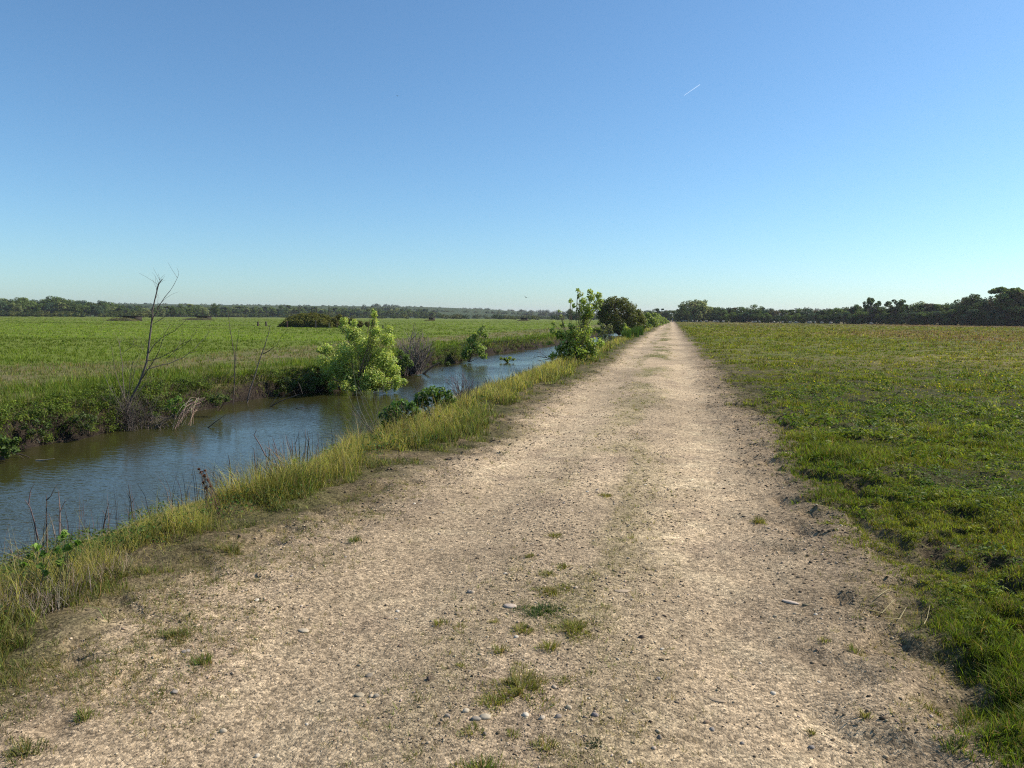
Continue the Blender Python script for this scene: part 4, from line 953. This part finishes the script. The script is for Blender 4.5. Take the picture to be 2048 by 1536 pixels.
# ------------------------------------------------------------------ objects in the left field
# overgrown mound with posts and poles
p = ground(602, 655); Ym = p.y; k = Ym/FPX
root = empty('overgrown_mound', p, 'rounded mound overgrown with olive scrub in the middle of the left field', 'mound')
fa = Acc(); cs, rs = [], []
for i in range(170):
    u = rnd.uniform(-1, 1); v = rnd.uniform(-1, 1)
    hh = 30*k*math.sqrt(max(0, 1-abs(u)**2.4))*(1-.5*v*v)
    cs.append((p.x+u*58*k, p.y+3+v*2.6, hh-.45)); rs.append(rnd.uniform(.42, .62))
foliage_block(fa, cs, rs, .17, (.085, .095, .02), 1.6, lit_topcol=(.16, .15, .035))
fa.build('scrub', M_CROWN, root)
ea = Acc(); yy_, xx_ = np.meshgrid(np.linspace(-1, 1, 13), np.linspace(-1, 1, 25))
Z = 1.45*np.sqrt(np.clip(1-np.abs(xx_)**2.4, 0, 1))*(1-yy_**2*.9)-.1
V = np.stack([p.x+xx_*56*k, p.y+3+yy_*3, Z], -1).reshape(-1, 3); ii = (np.arange(24)[:, None]*13+np.arange(12)[None]).ravel()
ea.add(V, np.stack([ii, ii+13, ii+14, ii+1], 1), (.05, .05, .02)); ea.build('earth_bank', M_GROUND, root, smooth=True)
shrub('scrub_bush', 'bush', 'dark low bush just right of the overgrown mound', (675, 655), 0, [(670, 640, 7), (678, 634, 7), (690, 640, 9), (704, 643, 8), (720, 648, 7), (735, 648, 6)], .2, (.085, .08, .02), (.14, .13, .03), 1.6, .6, .03, Y=Ym+1)
def post(px, pybase, pytop, label, w=.10, Yv=None, name='fence_post', cat='post', dx=0, group=None):
    b = ground(px, pybase) if Yv is None else at(px, pybase, Yv); t = at(px+dx, pytop, b.y); acc = Acc(); b = Vector((b.x, b.y, b.z-.15))
    tube(acc, [b, b.lerp(t, .5), t], w*.55, w*.45, vary((.07, .06, .05), 1)[0], 7, .12)
    return tag(acc.build(name, M_BARK, org=tuple(b)), label, cat, group)
G1 = 'wooden posts round the overgrown mound'
post(516, 652, 643, 'short thick post standing farthest left of the mound', .28, group=G1); post(533, 652, 643, 'short thick post leaning just left of the mound', .26, dx=-1.5, group=G1)
post(574, 655, 642, 'thin post against the left part of the mound', .12, group=G1); post(631, 656, 641, 'dark post against the middle of the mound', .18, group=G1)
post(658, 656, 645, 'thin post against the right end of the mound', .12, group=G1); post(766, 657, 650, 'short post in the field right of the large pale shrub', .16, group=G1)
G2 = 'tall thin poles rising behind the mound'
for px, tp, lab in ((598, 614, 'tall thin pole behind the mound, leftmost of the poles'), (624, 616, 'tall thin pole behind the mound, shorter of the middle pair'), (633, 614, 'tall thin pole behind the mound, right of the middle pair'), (658, 613, 'tallest pole behind the right end of the mound')):
    post(px, 652, tp, lab, .11, Yv=Ym+7, name='pole', cat='pole', group=G2)

def boxm(acc, c, s, col, rz=0):
    x, y, z = s[0]/2, s[1]/2, s[2]/2
    v = np.array([(-x, -y, -z), (x, -y, -z), (x, y, -z), (-x, y, -z), (-x, -y, z), (x, -y, z), (x, y, z), (-x, y, z)])
    R = np.array([[math.cos(rz), -math.sin(rz), 0], [math.sin(rz), math.cos(rz), 0], [0, 0, 1]])
    acc.add(v@R.T+np.array(c), np.array([(0, 3, 2, 1), (4, 5, 6, 7), (0, 1, 5, 4), (1, 2, 6, 5), (2, 3, 7, 6), (3, 0, 4, 7)]), col)
def hide(px0, px1, pyb, label, mpx0, mpx1, scale=1.0, mh=7, Yd=None):
    """low hunting hide: dark boarded box with a flat roof, set in an earth and grass mound"""
    b = ground((px0+px1)/2, pyb) if Yd is None else Vector((at((px0+px1)/2, pyb, Yd).x, Yd, 0)); k = b.y/FPX; w = (px1-px0)*k
    root = empty('hunting_hide', (b.x, b.y, 0), label, 'hide')
    wa = Acc(); boxm(wa, (b.x, b.y+1.6, .55), (w*.94, 2.2, 1.1), (.045, .038, .03)); 
    for i in range(int(w/.35)): boxm(wa, (b.x-w*.47+.18+i*.35, b.y+.48, .55), (.31, .05, 1.05), vary((.06, .05, .04), 1)[0])
    wa.build('wall', M_BOARD, root)
    ra = Acc(); boxm(ra, (b.x, b.y+1.5, 1.18), (w*1.03, 2.9, .14), (.035, .03, .027)); ra.build('roof', M_BOARD, root)
    ma = Acc(); mw = (mpx1-mpx0)*k; mx = ground((mpx0+mpx1)/2, pyb).x if Yd is None else at((mpx0+mpx1)/2, pyb, Yd).x
    a_, b_ = np.meshgrid(np.linspace(-1, 1, 11), np.linspace(-1, 1, 31)); Z = mh*k*np.clip(1-np.abs(b_)**3, 0, 1)*(1-a_**2)*(.75+.5*fbm(b_*4, a_*2, 5, 2))-.05
    V = np.stack([mx+b_*mw/2, b.y-.6+a_*1.6, Z], -1).reshape(-1, 3); ii = (np.arange(30)[:, None]*11+np.arange(10)[None]).ravel()
    ma.add(V, np.stack([ii, ii+11, ii+12, ii+1], 1), (.10, .09, .045)); ma.build('earth_bank', M_GROUND, root, smooth=True)
    n = 900; ga = Acc(); gx = rng.uniform(-1, 1, n); gy = rng.uniform(-1, 1, n); z = mh*k*np.clip(1-np.abs(gx)**3, 0, 1)*(1-gy**2)*.95-.1
    ga.add(*blades(np.stack([mx+gx*mw/2, b.y-.6+gy*1.6, z], 1), rng.uniform(.15, .45, n), np.full(n, .09), rng.uniform(.1, .6, n), vary((.17, .155, .07), n))); ga.build('turf', M_GRASS, root)
    return root
hide(238, 274, 642, 'dark low hunting hide behind a grassy bank on the left field', 197, 276)
hide(388, 416, 640, 'smaller dark hunting hide farther right with a long low bank', 364, 433, mh=5, Yd=205)
hide(1040, 1054, 641.5, 'tiny dark hide far off near the middle of the horizon', 1034, 1060, mh=2, Yd=300)
hide(856, 866, 640.5, 'small black boxlike hide by the far trees right of the pale shrub', 850, 870, mh=1.5, Yd=265)

# ------------------------------------------------------------------ tree lines
def crown_mesh(seed, style='round', cards=3000, csz=1.0):
    global rng
    sv = rng; rng = np.random.default_rng(seed); r_ = random.Random(seed)
    acc = Acc(); ta = Acc()
    # unit tree 10 m tall
    W_ = {'round': 4.6, 'tall': 2.6, 'open': 4.4, 'conifer': 2.4, 'bushy': 5.2}[style]
    lobes = []
    nl = {'round': 26, 'tall': 20, 'open': 34, 'conifer': 18, 'bushy': 28}[style]
    for i in range(nl):
        z = r_.uniform(1.6 if style != 'open' else 4.2, 9.2); 
        if style == 'bushy': z = r_.uniform(.8, 8.8)
        prof = {'round': math.sqrt(max(.05, 1-((z-5.4)/4.4)**2)), 'tall': math.sqrt(max(.1, 1-((z-5.6)/4.8)**2)), 'open': math.sqrt(max(.08, 1-((z-7)/3)**2)), 'conifer': max(.12, (10-z)/8.5), 'bushy': math.sqrt(max(.1, 1-((z-3.6)/6)**2))}[style]
        a = r_.uniform(0, 6.28); q = math.sqrt(r_.uniform(.1, 1))*W_*prof*.82
        r = r_.uniform(.9, 1.55)*(1 if style in ('round', 'bushy') else .72 if style != 'open' else .62)
        lobes.append((q*math.cos(a), q*math.sin(a), min(z, 9.8-r*.8), r))
    tr = sum(l[3]**2 for l in lobes)
    for (x, y, z, r) in lobes:
        n = int(cards*r*r/tr); d = rng.normal(0, 1, (n, 3)); d /= np.linalg.norm(d, axis=1)[:, None]
        P = np.array((x, y, z)) + d*np.array((1, 1, .8))*(r*rng.uniform(.55, 1.12, n)**.6)[:, None]
        tone = r_.uniform(.75, 1.25)
        cc = vary((.5*tone, .5*tone, .5*tone), n, .25, .05)
        acc.add(*leaves(P, d*.7+np.array([0, 0, .5]), rng.uniform(.32, .62, n)*csz, cc, droop=0, asp=.8))
        tube(ta, curve_pts((0, 0, max(1.0, z*.45)), (x, y, z), 5, .08), .13, .04, (.12, .1, .08), 4)
    tube(ta, [(0, 0, -.3), (.1, 0, 2), (-.05, .1, 4.5), (0, 0, 7.5)], .32, .08, (.12, .10, .08), 7)
    rng = sv
    return acc, ta
def treemat(name, col, col2):
    m, t, o = newmat(name)
    A = nd(t, 'ShaderNodeAttribute', attribute_name='Col'); oi = nd(t, 'ShaderNodeObjectInfo')
    mx = nd(t, 'ShaderNodeMix', data_type='RGBA'); mx.inputs[6].default_value = (*col, 1); mx.inputs[7].default_value = (*col2, 1)
    t.links.new(oi.outputs['Random'], mx.inputs[0])
    mu = nd(t, 'ShaderNodeMix', data_type='RGBA'); mu.blend_type = 'MULTIPLY'; mu.inputs[0].default_value = 1
    sc = nd(t, 'ShaderNodeVectorMath', operation='SCALE'); sc.inputs['Scale'].default_value = 2.5
    t.links.new(A.outputs['Color'], sc.inputs[0]); t.links.new(mx.outputs[2], mu.inputs[6]); t.links.new(sc.outputs[0], mu.inputs[7])
    d = nd(t, 'ShaderNodeBsdfDiffuse'); tr = nd(t, 'ShaderNodeBsdfTranslucent'); ms = nd(t, 'ShaderNodeMixShader'); ms.inputs[0].default_value = .42
    t.links.new(mu.outputs[2], d.inputs['Color']); t.links.new(mu.outputs[2], tr.inputs['Color'])
    t.links.new(d.outputs[0], ms.inputs[1]); t.links.new(tr.outputs[0], ms.inputs[2]); t.links.new(ms.outputs[0], o.inputs[0])
    return m
MT = {'dark': treemat('dark_crown', (.07, .105, .035), (.09, .125, .04)), 'mid': treemat('mid_crown', (.10, .145, .04), (.135, .175, .05)),
      'pale': treemat('pale_crown', (.19, .22, .08), (.22, .245, .10)), 'blue': treemat('blue_green_crown', (.06, .10, .055), (.08, .12, .06)), 'brown': treemat('brown_crown', (.13, .115, .06), (.15, .135, .065))}
PROTO = {}
def tree(px, pyb, pyt, style, tone, label, Y, group=None, wide=1.0, var=0):
    """a tree of its own: crown and trunk parts; meshes shared between trees of a kind"""
    b = at(px, pyb, Y); top = at(px, pyt, Y); h = top.z - 0.0; s = h/9.1
    key = (style, var % 4)
    if key not in PROTO:
        a, t_ = crown_mesh(hash(style) % 1000 if False else sum(map(ord, style))+var % 4*31, style)
        PROTO[key] = (a, t_, {})
    a, t_, ms = PROTO[key]
    name = {'round': 'broadleaf_tree', 'tall': 'poplar_tree', 'open': 'open_crowned_tree', 'conifer': 'conifer_tree', 'bushy': 'bushy_tree'}[style]
    root = empty(name, (b.x, Y, gz(b.x, Y) if Y > 500 else 0), label, 'tree', group); root.scale = (s*wide, s*wide, s); root.rotation_euler.z = rnd.uniform(0, 6.28)
    if tone not in ms:
        c = mk('crown', np.vstack(a.V), [np.vstack(f) for f in a.F.values()], MT[tone], np.vstack(a.C)); c.parent = root
        if 'trunk' in ms: t = bpy.data.objects.new('trunk', ms['trunk']); COL.objects.link(t)
        else: t = mk('trunk', np.vstack(t_.V), [np.vstack(f) for f in t_.F.values()], M_BARK, np.vstack(t_.C)); ms['trunk'] = t.data
        t.parent = root; ms[tone] = c.data
    else:
        for nm, d in (('crown', ms[tone]), ('trunk', ms['trunk'])):
            o = bpy.data.objects.new(nm, d); COL.objects.link(o); o.parent = root
    return root

CNT = {}
def nth(key):
    CNT[key] = CNT.get(key, 0)+1; n = CNT[key]
    w = 'first second third fourth fifth sixth seventh eighth ninth tenth eleventh twelfth thirteenth fourteenth fifteenth sixteenth seventeenth eighteenth nineteenth twentieth'.split()
    return w[n-1] if n <= 20 else w[n-21]+' past the twentieth'
def interp(px, tab):
    for (a, b) in zip(tab[:-1], tab[1:]):
        if a[0] <= px <= b[0]: return a[1]+(b[1]-a[1])*(px-a[0])/(b[0]-a[0])
    return tab[-1][1] if px > tab[-1][0] else tab[0][1]
# right-hand tree line: skyline traced from the photo
sk = [(1296, 621), (1310, 614), (1325, 620), (1340, 616), (1352, 622), (1375, 603), (1405, 603), (1420, 614), (1440, 616), (1455, 612), (1475, 611), (1490, 616), (1510, 610), (1525, 614), (1545, 618), (1575, 618), (1600, 616), (1630, 616), (1660, 618), (1690, 611),
      (1715, 610), (1740, 612), (1760, 614), (1790, 612), (1820, 611), (1840, 605), (1860, 606), (1885, 608), (1905, 604), (1925, 600), (1945, 594), (1965, 600), (1985, 606), (2000, 592), (2020, 582), (2048, 585), (2100, 588), (2160, 590), (2250, 588)]
dist = [(1290, 420), (1340, 400), (1400, 330), (1600, 300), (1800, 270), (2048, 240), (2250, 230)]
GR = 'trees of the right hand tree line'
segs = ((1345, 'behind the end of the track'), (1420, 'just right of the track end'), (1500, 'behind the nearest sheep'), (1620, 'behind the middle sheep'), (1700, 'left of the mistletoe tree'), (1790, 'right of the mistletoe tree'), (1900, 'left of the dark domed trees'), (1990, 'below the dark domed trees'), (2400, 'at the right edge'))
def seg(px): return next(s for (l, s) in segs if px < l)
px = 1292; i = 0
while px < 2240:
    Yb = interp(px, dist); tp = interp(px, sk)+rnd.uniform(0, 5)
    tone = ['dark', 'mid', 'dark', 'blue', 'brown', 'dark', 'mid'][i % 7]; st = ['round', 'bushy', 'round', 'tall', 'bushy'][i % 5]
    tree(px, 646, tp, st, tone, {'dark': 'dark green', 'mid': 'mid green', 'blue': 'bluish green', 'brown': 'brownish green'}[tone] + ' ' + {'round': 'round crowned', 'bushy': 'bushy low crowned', 'tall': 'slim'}[st] + ' tree, ' + nth('R'+seg(px)) + ' from left ' + seg(px), Yb+rnd.uniform(-6, 6), GR, rnd.uniform(.9, 1.25) if st != 'tall' else 1.4, i)
    px += rnd.uniform(9, 15)*(240/Yb)**.5; i += 1
# a second, lower row in front closes the foot of the line
px = 1345; i = 0
while px < 2240:
    Yb = interp(px, dist)-9; hh = rnd.uniform(.45, .68); tp = interp(px, sk); tp = 648-(648-tp)*hh
    tone = ['dark', 'blue', 'dark', 'mid'][i % 4]
    tree(px, 648, tp, 'bushy', tone, 'low ' + {'dark': 'dark green', 'mid': 'mid green', 'blue': 'bluish'}[tone] + ' foot bush, ' + nth('B'+seg(px)) + ' from left ' + seg(px), Yb, 'low bushes at the foot of the right hand tree line', 1.5, i+1)
    px += rnd.uniform(12, 20); i += 1
tree(1388, 646, 599, 'round', 'pale', 'tallest pale tree just right of where the track ends', 318, GR, 1.25, 1)
tree(1403, 646, 602, 'round', 'pale', 'pale tree leaning against the tallest one by the track end', 322, GR, 1.0, 2)
tree(1362, 646, 611, 'round', 'dark', 'dark round tree immediately right of the track end', 330, GR, 1.0, 3)
tree(1743, 648, 597, 'open', 'dark', 'open tree full of clumpy mistletoe balls above the line', 268, GR, .8, 0)
tree(1790, 648, 602, 'open', 'dark', 'flat topped open tree standing just above the line', 262, GR, 1.0, 1)
tree(1835, 648, 605, 'round', 'pale', 'yellow green tree top left of the dark rounded group', 268, GR, .8, 0)
tree(1925, 650, 597, 'round', 'dark', 'dark group crown left of the two rounded domes', 248, GR, 1.0, 2)
tree(1945, 650, 591, 'round', 'dark', 'highest dark rounded dome in the group on the right', 247, GR, .8, 3)
tree(1965, 650, 595, 'round', 'blue', 'second dark rounded dome right of the highest', 250, GR, .8, 1)
tree(2018, 650, 578, 'open', 'mid', 'tall spreading loose crowned tree near the right edge', 236, GR, 1.3, 2)
tree(2044, 650, 583, 'open', 'brown', 'spreading tree cut by the right edge of the view', 234, GR, 1.2, 3)
tree(1142, 640, 619, 'round', 'dark', 'isolated dark tree behind the tall young tree by the canal', 380, None, 1.2, 0)
tree(1152, 641, 623, 'bushy', 'dark', 'low dark tree beside the isolated one behind the young tree', 370, None, 1.4, 1)

# left-hand tree line
skl = [(-160, 598), (-60, 596), (0, 596), (20, 595), (38, 598), (50, 593), (62, 597), (90, 600), (105, 593), (125, 594), (140, 597), (165, 602), (185, 603), (210, 602), (230, 604), (260, 609), (290, 613), (320, 613), (345, 611), (380, 607), (410, 611), (440, 611), (480, 611), (520, 612), (560, 612), (620, 613), (680, 615), (740, 616), (800, 617), (850, 619), (880, 623)]
distl = [(-200, 360), (0, 400), (200, 430), (300, 470), (420, 560), (700, 640), (900, 680)]
GL = 'trees of the left hand tree line'
segl = ((60, 'at the far left edge'), (165, 'left of the nearer hide'), (300, 'behind the nearer hide'), (440, 'behind the second hide'), (560, 'left of the overgrown mound'), (700, 'behind the mound and its poles'), (800, 'behind the large pale shrub'), (1000, 'right of the large pale shrub'))
def segL(px): return next(s for (l, s) in segl if px < l)
px = -170; i = 0
while px < 885:
    Yb = interp(px, distl)
    for row in range(2):
        tp = interp(px, skl)+rnd.uniform(0, 4)+row*7*(1 if px < 300 else .6)
        tone = ['mid', 'dark', 'mid', 'pale', 'mid', 'dark', 'blue'][(i*2+row*3) % 7]
        if px > 300 and tone == 'dark': tone = 'mid'
        st = (['bushy', 'round', 'tall', 'bushy'] if px < 300 else ['tall', 'round', 'tall', 'bushy'])[(i+row) % 4]
        tree(px+row*4, 634, tp, st, tone, ('front row ' if row else 'back row ') + {'dark': 'dark green', 'mid': 'mid green', 'pale': 'pale green', 'blue': 'bluish green'}[tone]+' '+{'round': 'round crowned', 'bushy': 'bushy', 'tall': 'slim'}[st]+' tree, '+nth(str(row)+segL(px))+' from left '+segL(px), Yb-row*22+rnd.uniform(-6, 6), GL, rnd.uniform(.9, 1.25) if st != 'tall' else 1.5, i)
    px += rnd.uniform(10, 16)*(440/Yb)**.3; i += 1
tree(348, 636, 613, 'round', 'dark', 'dark round tree standing alone before the line, left of the gap', 380, None, 1.1, 0)
tree(432, 636, 608, 'round', 'dark', 'dark tall egg shaped tree standing out before the line', 400, None, .95, 2)
tree(384, 636, 613, 'round', 'mid', 'round tree right of the sunlit gap in the line', 395, None, 1.1, 1)
tree(405, 636, 616, 'bushy', 'pale', 'pale bush tree left of the dark egg shaped one', 398, None, 1.1, 3)

# ------------------------------------------------------------------ wooded hills far behind: one mass
acc = Acc()
wb = crown_mesh(901, 'round', 260, 2.6)[0]; wV = np.vstack(wb.V); wF = np.vstack(list(wb.F.values())[0]); wC = np.vstack(wb.C)
hk = [(-200, 604), (0, 604), (200, 604), (330, 606), (420, 610), (560, 609), (640, 608), (700, 611), (740, 606), (790, 608), (850, 614), (900, 617), (960, 615), (1040, 618), (1080, 618), (1120, 619), (1200, 622), (1350, 626), (1560, 620), (1620, 613), (1700, 616), (1850, 622)]
nW = 900
for i in range(nW):
    px = rnd.uniform(-200, 1330) if i % 5 else rnd.uniform(1330, 1800); R = rnd.choice((800, 950, 1150, 1400, 1650)); 
    if px > 880: R = rnd.choice((700, 850, 1100, 1400, 1650))
    Yd = R*math.cos(math.atan((px-1340)/FPX))
    p = at(px, 630, Yd); z = gz(p.x, Yd); top = at(px, interp(px, hk)+rnd.uniform(0, 4)+ (12 if R < 900 else 4 if R < 1200 else 0), Yd).z
    h = rnd.uniform(9, 15); zb = max(z-3, min(top-h, z+40)); s = max(.5, (top-zb)/9.7); s = min(s, 2.6); w = rnd.uniform(1.1, 1.7)
    tone = rnd.choice(((.06, .09, .035), (.075, .10, .04), (.05, .08, .04), (.11, .13, .06), (.09, .115, .045)))
    acc.add(wV*np.array((s*w, s*w, s))+np.array((p.x, Yd, zb)), wF, wC*2*np.array(tone))
tag(acc.build('distant_woods', M_CROWN), 'hazy wooded hills along the far horizon', 'woods', kind='stuff')
# field-edge scrub under the far line on the left and centre
acc = Acc()
for i in range(260):
    px = rnd.uniform(-150, 1260); Yd = rnd.uniform(330, 380) if px < 300 else rnd.uniform(430, 620)
    p = at(px, 634, Yd); s = rnd.uniform(.18, .42); acc.add(wV*np.array((s*2.2, s*2.2, s))+np.array((p.x, Yd, -.3)), wF, wC*2*np.array(rnd.choice(((.07, .09, .03), (.12, .13, .045), (.055, .08, .035)))))
tag(acc.build('hedgerow', M_CROWN), 'low scrub hedge along the far edge of the left field', 'hedge', kind='stuff')

# ------------------------------------------------------------------ skin figures: sheep, walkers, birds
def skinned(name, joints, edges, mat, parent=None, sub=1):
    me = bpy.data.meshes.new(name); me.from_pydata([j[0] for j in joints], edges, []); me.materials.append(mat)
    o = bpy.data.objects.new(name, me); COL.objects.link(o)
    md = o.modifiers.new('skin', 'SKIN'); md.use_smooth_shade = True
    for i, j in enumerate(joints):
        r = j[1]; me.skin_vertices[0].data[i].radius = (r, r) if not isinstance(r, tuple) else r
    me.skin_vertices[0].data[0].use_root = True
    sb = o.modifiers.new('sub', 'SUBSURF'); sb.levels = sub; sb.render_levels = sub
    if parent is not None: o.parent = parent
    return o
def colmat(name, c, rough=.9, n=8, amp=.25):
    m, t, o = newmat(name); tc = nd(t, 'ShaderNodeTexCoord'); no = nd(t, 'ShaderNodeTexNoise', Scale=n, Detail=4.0); t.links.new(tc.outputs['Object'], no.inputs['Vector'])
    mr = nd(t, 'ShaderNodeMapRange'); mr.inputs['To Min'].default_value = 1-amp; mr.inputs['To Max'].default_value = 1+amp; t.links.new(no.outputs['Fac'], mr.inputs['Value'])
    s = nd(t, 'ShaderNodeVectorMath', operation='SCALE'); s.inputs[0].default_value = c; t.links.new(mr.outputs[0], s.inputs['Scale'])
    p = nd(t, 'ShaderNodeBsdfPrincipled', Roughness=rough); t.links.new(s.outputs[0], p.inputs['Base Color']); t.links.new(p.outputs[0], o.inputs[0]); return m
M_FLEECE = colmat('fleece', (.34, .31, .26)); M_SKIN = colmat('skin', (.45, .28, .2)); M_NAVY = colmat('navy_cloth', (.03, .04, .07)); M_GREYC = colmat('blue_grey_cloth', (.12, .15, .2)); M_HAIR = colmat('hair', (.04, .03, .02)); M_FEATHER = colmat('feather', (.05, .045, .04))
def sheep(px, label, rz, Y, grazing):
    p = at(px, 645, Y); root_z = 0.0
    hx, hz = (.72, .38) if grazing else (.62, .98)
    J = [((0, 0, .62), .25), ((-.38, 0, .60), .24), ((-.52, 0, .62), .12), ((.36, 0, .60), .24), ((.52, 0, .72 if not grazing else .55), .12), ((hx, 0, hz), .085), ((hx+.16, 0, hz-.08), .05),
         ((-.40, .13, .40), .08), ((-.44, .13, .22), .04), ((-.40, .13, .0), .035), ((-.40, -.13, .40), .08), ((-.44, -.13, .22), .04), ((-.40, -.13, .0), .035),
         ((.36, .13, .38), .07), ((.37, .13, .2), .035), ((.36, .13, 0), .032), ((.36, -.13, .38), .07), ((.37, -.13, .2), .035), ((.36, -.13, 0), .032), ((hx-.02, .12, hz+.05), .025), ((hx-.02, -.12, hz+.05), .025)]
    E = [(0, 1), (1, 2), (0, 3), (3, 4), (4, 5), (5, 6), (1, 7), (7, 8), (8, 9), (1, 10), (10, 11), (11, 12), (3, 13), (13, 14), (14, 15), (3, 16), (16, 17), (17, 18), (5, 19), (5, 20)]
    o = SH[grazing].copy() if SH[grazing] else skinned('sheep', J, E, M_FLEECE)
    if SH[grazing]: COL.objects.link(o)
    SH[grazing] = o
    o.location = (p.x, Y, gz(p.x, Y)); o.rotation_euler = (0, 0, rz); o.scale = (.95,)*3
    return tag(o, label, 'sheep', 'pale sheep grazing before the right hand trees')
SH = {True: None, False: None}
shp = [(1364, 'leftmost sheep, head up, beside the track end'), (1367, 'sheep touching the leftmost one by the track end'), (1373, 'lying flat sheep, third from the track end'), (1385, 'sheep fourth from the track end with bright back'), (1394, 'sheep in the brownish knot right of the track end'), (1402, 'sheep at the right of the brownish knot'),
       (1413, 'lone bright sheep at the foot of the tall pale tree'), (1428, 'dim sheep left of a brighter pair'), (1435, 'dim sheep in the brighter pair'), (1446, 'bright sheep ending the left half of the flock'),
       (1505, 'dim sheep starting the sparse middle of the flock'), (1511, 'dim sheep beside the first of the sparse middle'), (1519, 'sheep facing away in the sparse middle'), (1548, 'very bright upright sheep in the middle'), (1565, 'second bright upright sheep, right of the brightest'),
       (1580, 'dim sheep right of the two bright ones'), (1592, 'tiny dim sheep between the gaps'), (1617, 'low bright lying sheep right of centre'), (1621, 'bright sheep touching the low lying one'), (1630, 'sheep standing behind the bright pair'), (1643, 'dim grazing sheep right of the pair'), (1660, 'long bodied sheep near the flock end'), (1663, 'sheep partly hidden by the long bodied one'), (1742, 'last solitary sheep below the mistletoe tree')]
for i, (px, lab) in enumerate(shp):
    sheep(px, lab, rnd.uniform(0, 6.28), interp(px, dist)-32+rnd.uniform(-6, 6), i % 3 != 0)
def walker(px, Y, label, coat, rz):
    p = at(px, 646, Y); z = gz(p.x, Y)
    J = [((0, 0, .95), .14), ((0, 0, 1.2), .15), ((0, 0, 1.42), .16), ((0, 0, 1.52), .06), ((0, .02, 1.66), .105), ((.19, 0, 1.42), .06), ((.25, .02, 1.14), .045), ((.24, .12, .9), .035), ((-.19, 0, 1.42), .06), ((-.25, -.02, 1.14), .045), ((-.24, .06, .9), .035),
         ((.10, 0, .88), .09), ((.11, .14, .5), .06), ((.11, .10, .08), .045), ((.11, .24, .04), .04), ((-.10, 0, .88), .09), ((-.11, .02, .5), .06), ((-.11, -.2, .12), .045), ((-.11, -.1, .04), .04)]
    E = [(0, 1), (1, 2), (2, 3), (3, 4), (2, 5), (5, 6), (6, 7), (2, 8), (8, 9), (9, 10), (0, 11), (11, 12), (12, 13), (13, 14), (0, 15), (15, 16), (16, 17), (17, 18)]
    b = skinned('person', J, E, coat, sub=2); b.location = (p.x, Y, z); b.rotation_euler.z = rz; tag(b, label, 'person')
    h = Acc(); v = IV3*np.array((.115, .125, .125))+np.array((0, -.015, 1.70)); h.add(v[:, :], IF3, (.04, .03, .02)); hh = mk('hair', v, IF3, M_HAIR, parent=b, smooth=True)
    return b
walker(1338, 300, 'person in dark clothes walking on the distant track, left of two', M_NAVY, .1)
walker(1345, 304, 'person in blue grey jacket walking on the distant track, right of two', M_GREYC, -.1)
def bird(px, py, Y, span, label, bank=.2):
    p = at(px, py, Y); s = span/2
    J = [((0, 0, 0), .14*s), ((0, .28*s, .0), .07*s), ((0, .42*s, .0), .04*s), ((0, -.3*s, 0), .05*s), ((0, -.55*s, 0), (.10*s, .015*s)), ((.35*s, .08*s, .16*s), (.22*s, .03*s)), ((1.0*s, -.1*s, .22*s), (.04*s, .008*s)), ((-.35*s, .08*s, .16*s), (.22*s, .03*s)), ((-1.0*s, -.1*s, .34*s), (.04*s, .008*s))]
    o = skinned('bird', J, [(0, 1), (1, 2), (0, 3), (3, 4), (0, 5), (5, 6), (0, 7), (7, 8)], M_FEATHER, sub=1); o.location = p; o.rotation_euler = (0, bank, .6)
    return tag(o, label, 'bird')
bird(1052, 595, 150, 1.1, 'dark bird flying low just above the horizon near the centre', .35)
bird(795, 192, 190, 1.0, 'tiny dark bird high in the blue sky left of centre', .1)
# contrail
acc = Acc(); a = ray(1368, 191).normalized()*9600; b = ray(1400, 169).normalized()*9600
a.z += CAMZ; b.z += CAMZ
tube(acc, [a, a.lerp(b, .33), a.lerp(b, .66), b], 3.0, 4.5, (.9, .9, .9), 8)
mt, t, o = newmat('vapour'); d = nd(t, 'ShaderNodeBsdfDiffuse'); d.inputs['Color'].default_value = (.9, .9, .92, 1); tr = nd(t, 'ShaderNodeBsdfTransparent'); mx = nd(t, 'ShaderNodeMixShader'); mx.inputs[0].default_value = .17
tl = nd(t, 'ShaderNodeBsdfTranslucent'); tl.inputs['Color'].default_value = (.95, .95, .97, 1); ad = nd(t, 'ShaderNodeAddShader'); t.links.new(d.outputs[0], ad.inputs[0]); t.links.new(tl.outputs[0], ad.inputs[1])
t.links.new(tr.outputs[0], mx.inputs[1]); t.links.new(ad.outputs[0], mx.inputs[2]); t.links.new(mx.outputs[0], o.inputs[0])
tag(acc.build('contrail', mt, org=tuple(a)), 'short white contrail slanting in the upper right sky', 'contrail')

# ------------------------------------------------------------------ haze
HAZE = 0.0001
if HAZE:
    acc = Acc(); boxm(acc, (0, 0, 26), (15000, 15000, 64), (1, 1, 1)); mh, t, o = newmat('haze_air'); pv = nd(t, 'ShaderNodeVolumePrincipled')
    pv.inputs['Color'].default_value = (.98, .92, 1, 1); pv.inputs['Density'].default_value = HAZE; pv.inputs['Anisotropy'].default_value = .3; t.links.new(pv.outputs[0], o.inputs['Volume'])
    tag(acc.build('haze', mh), 'thin pale haze over the whole plain', 'haze', kind='stuff')
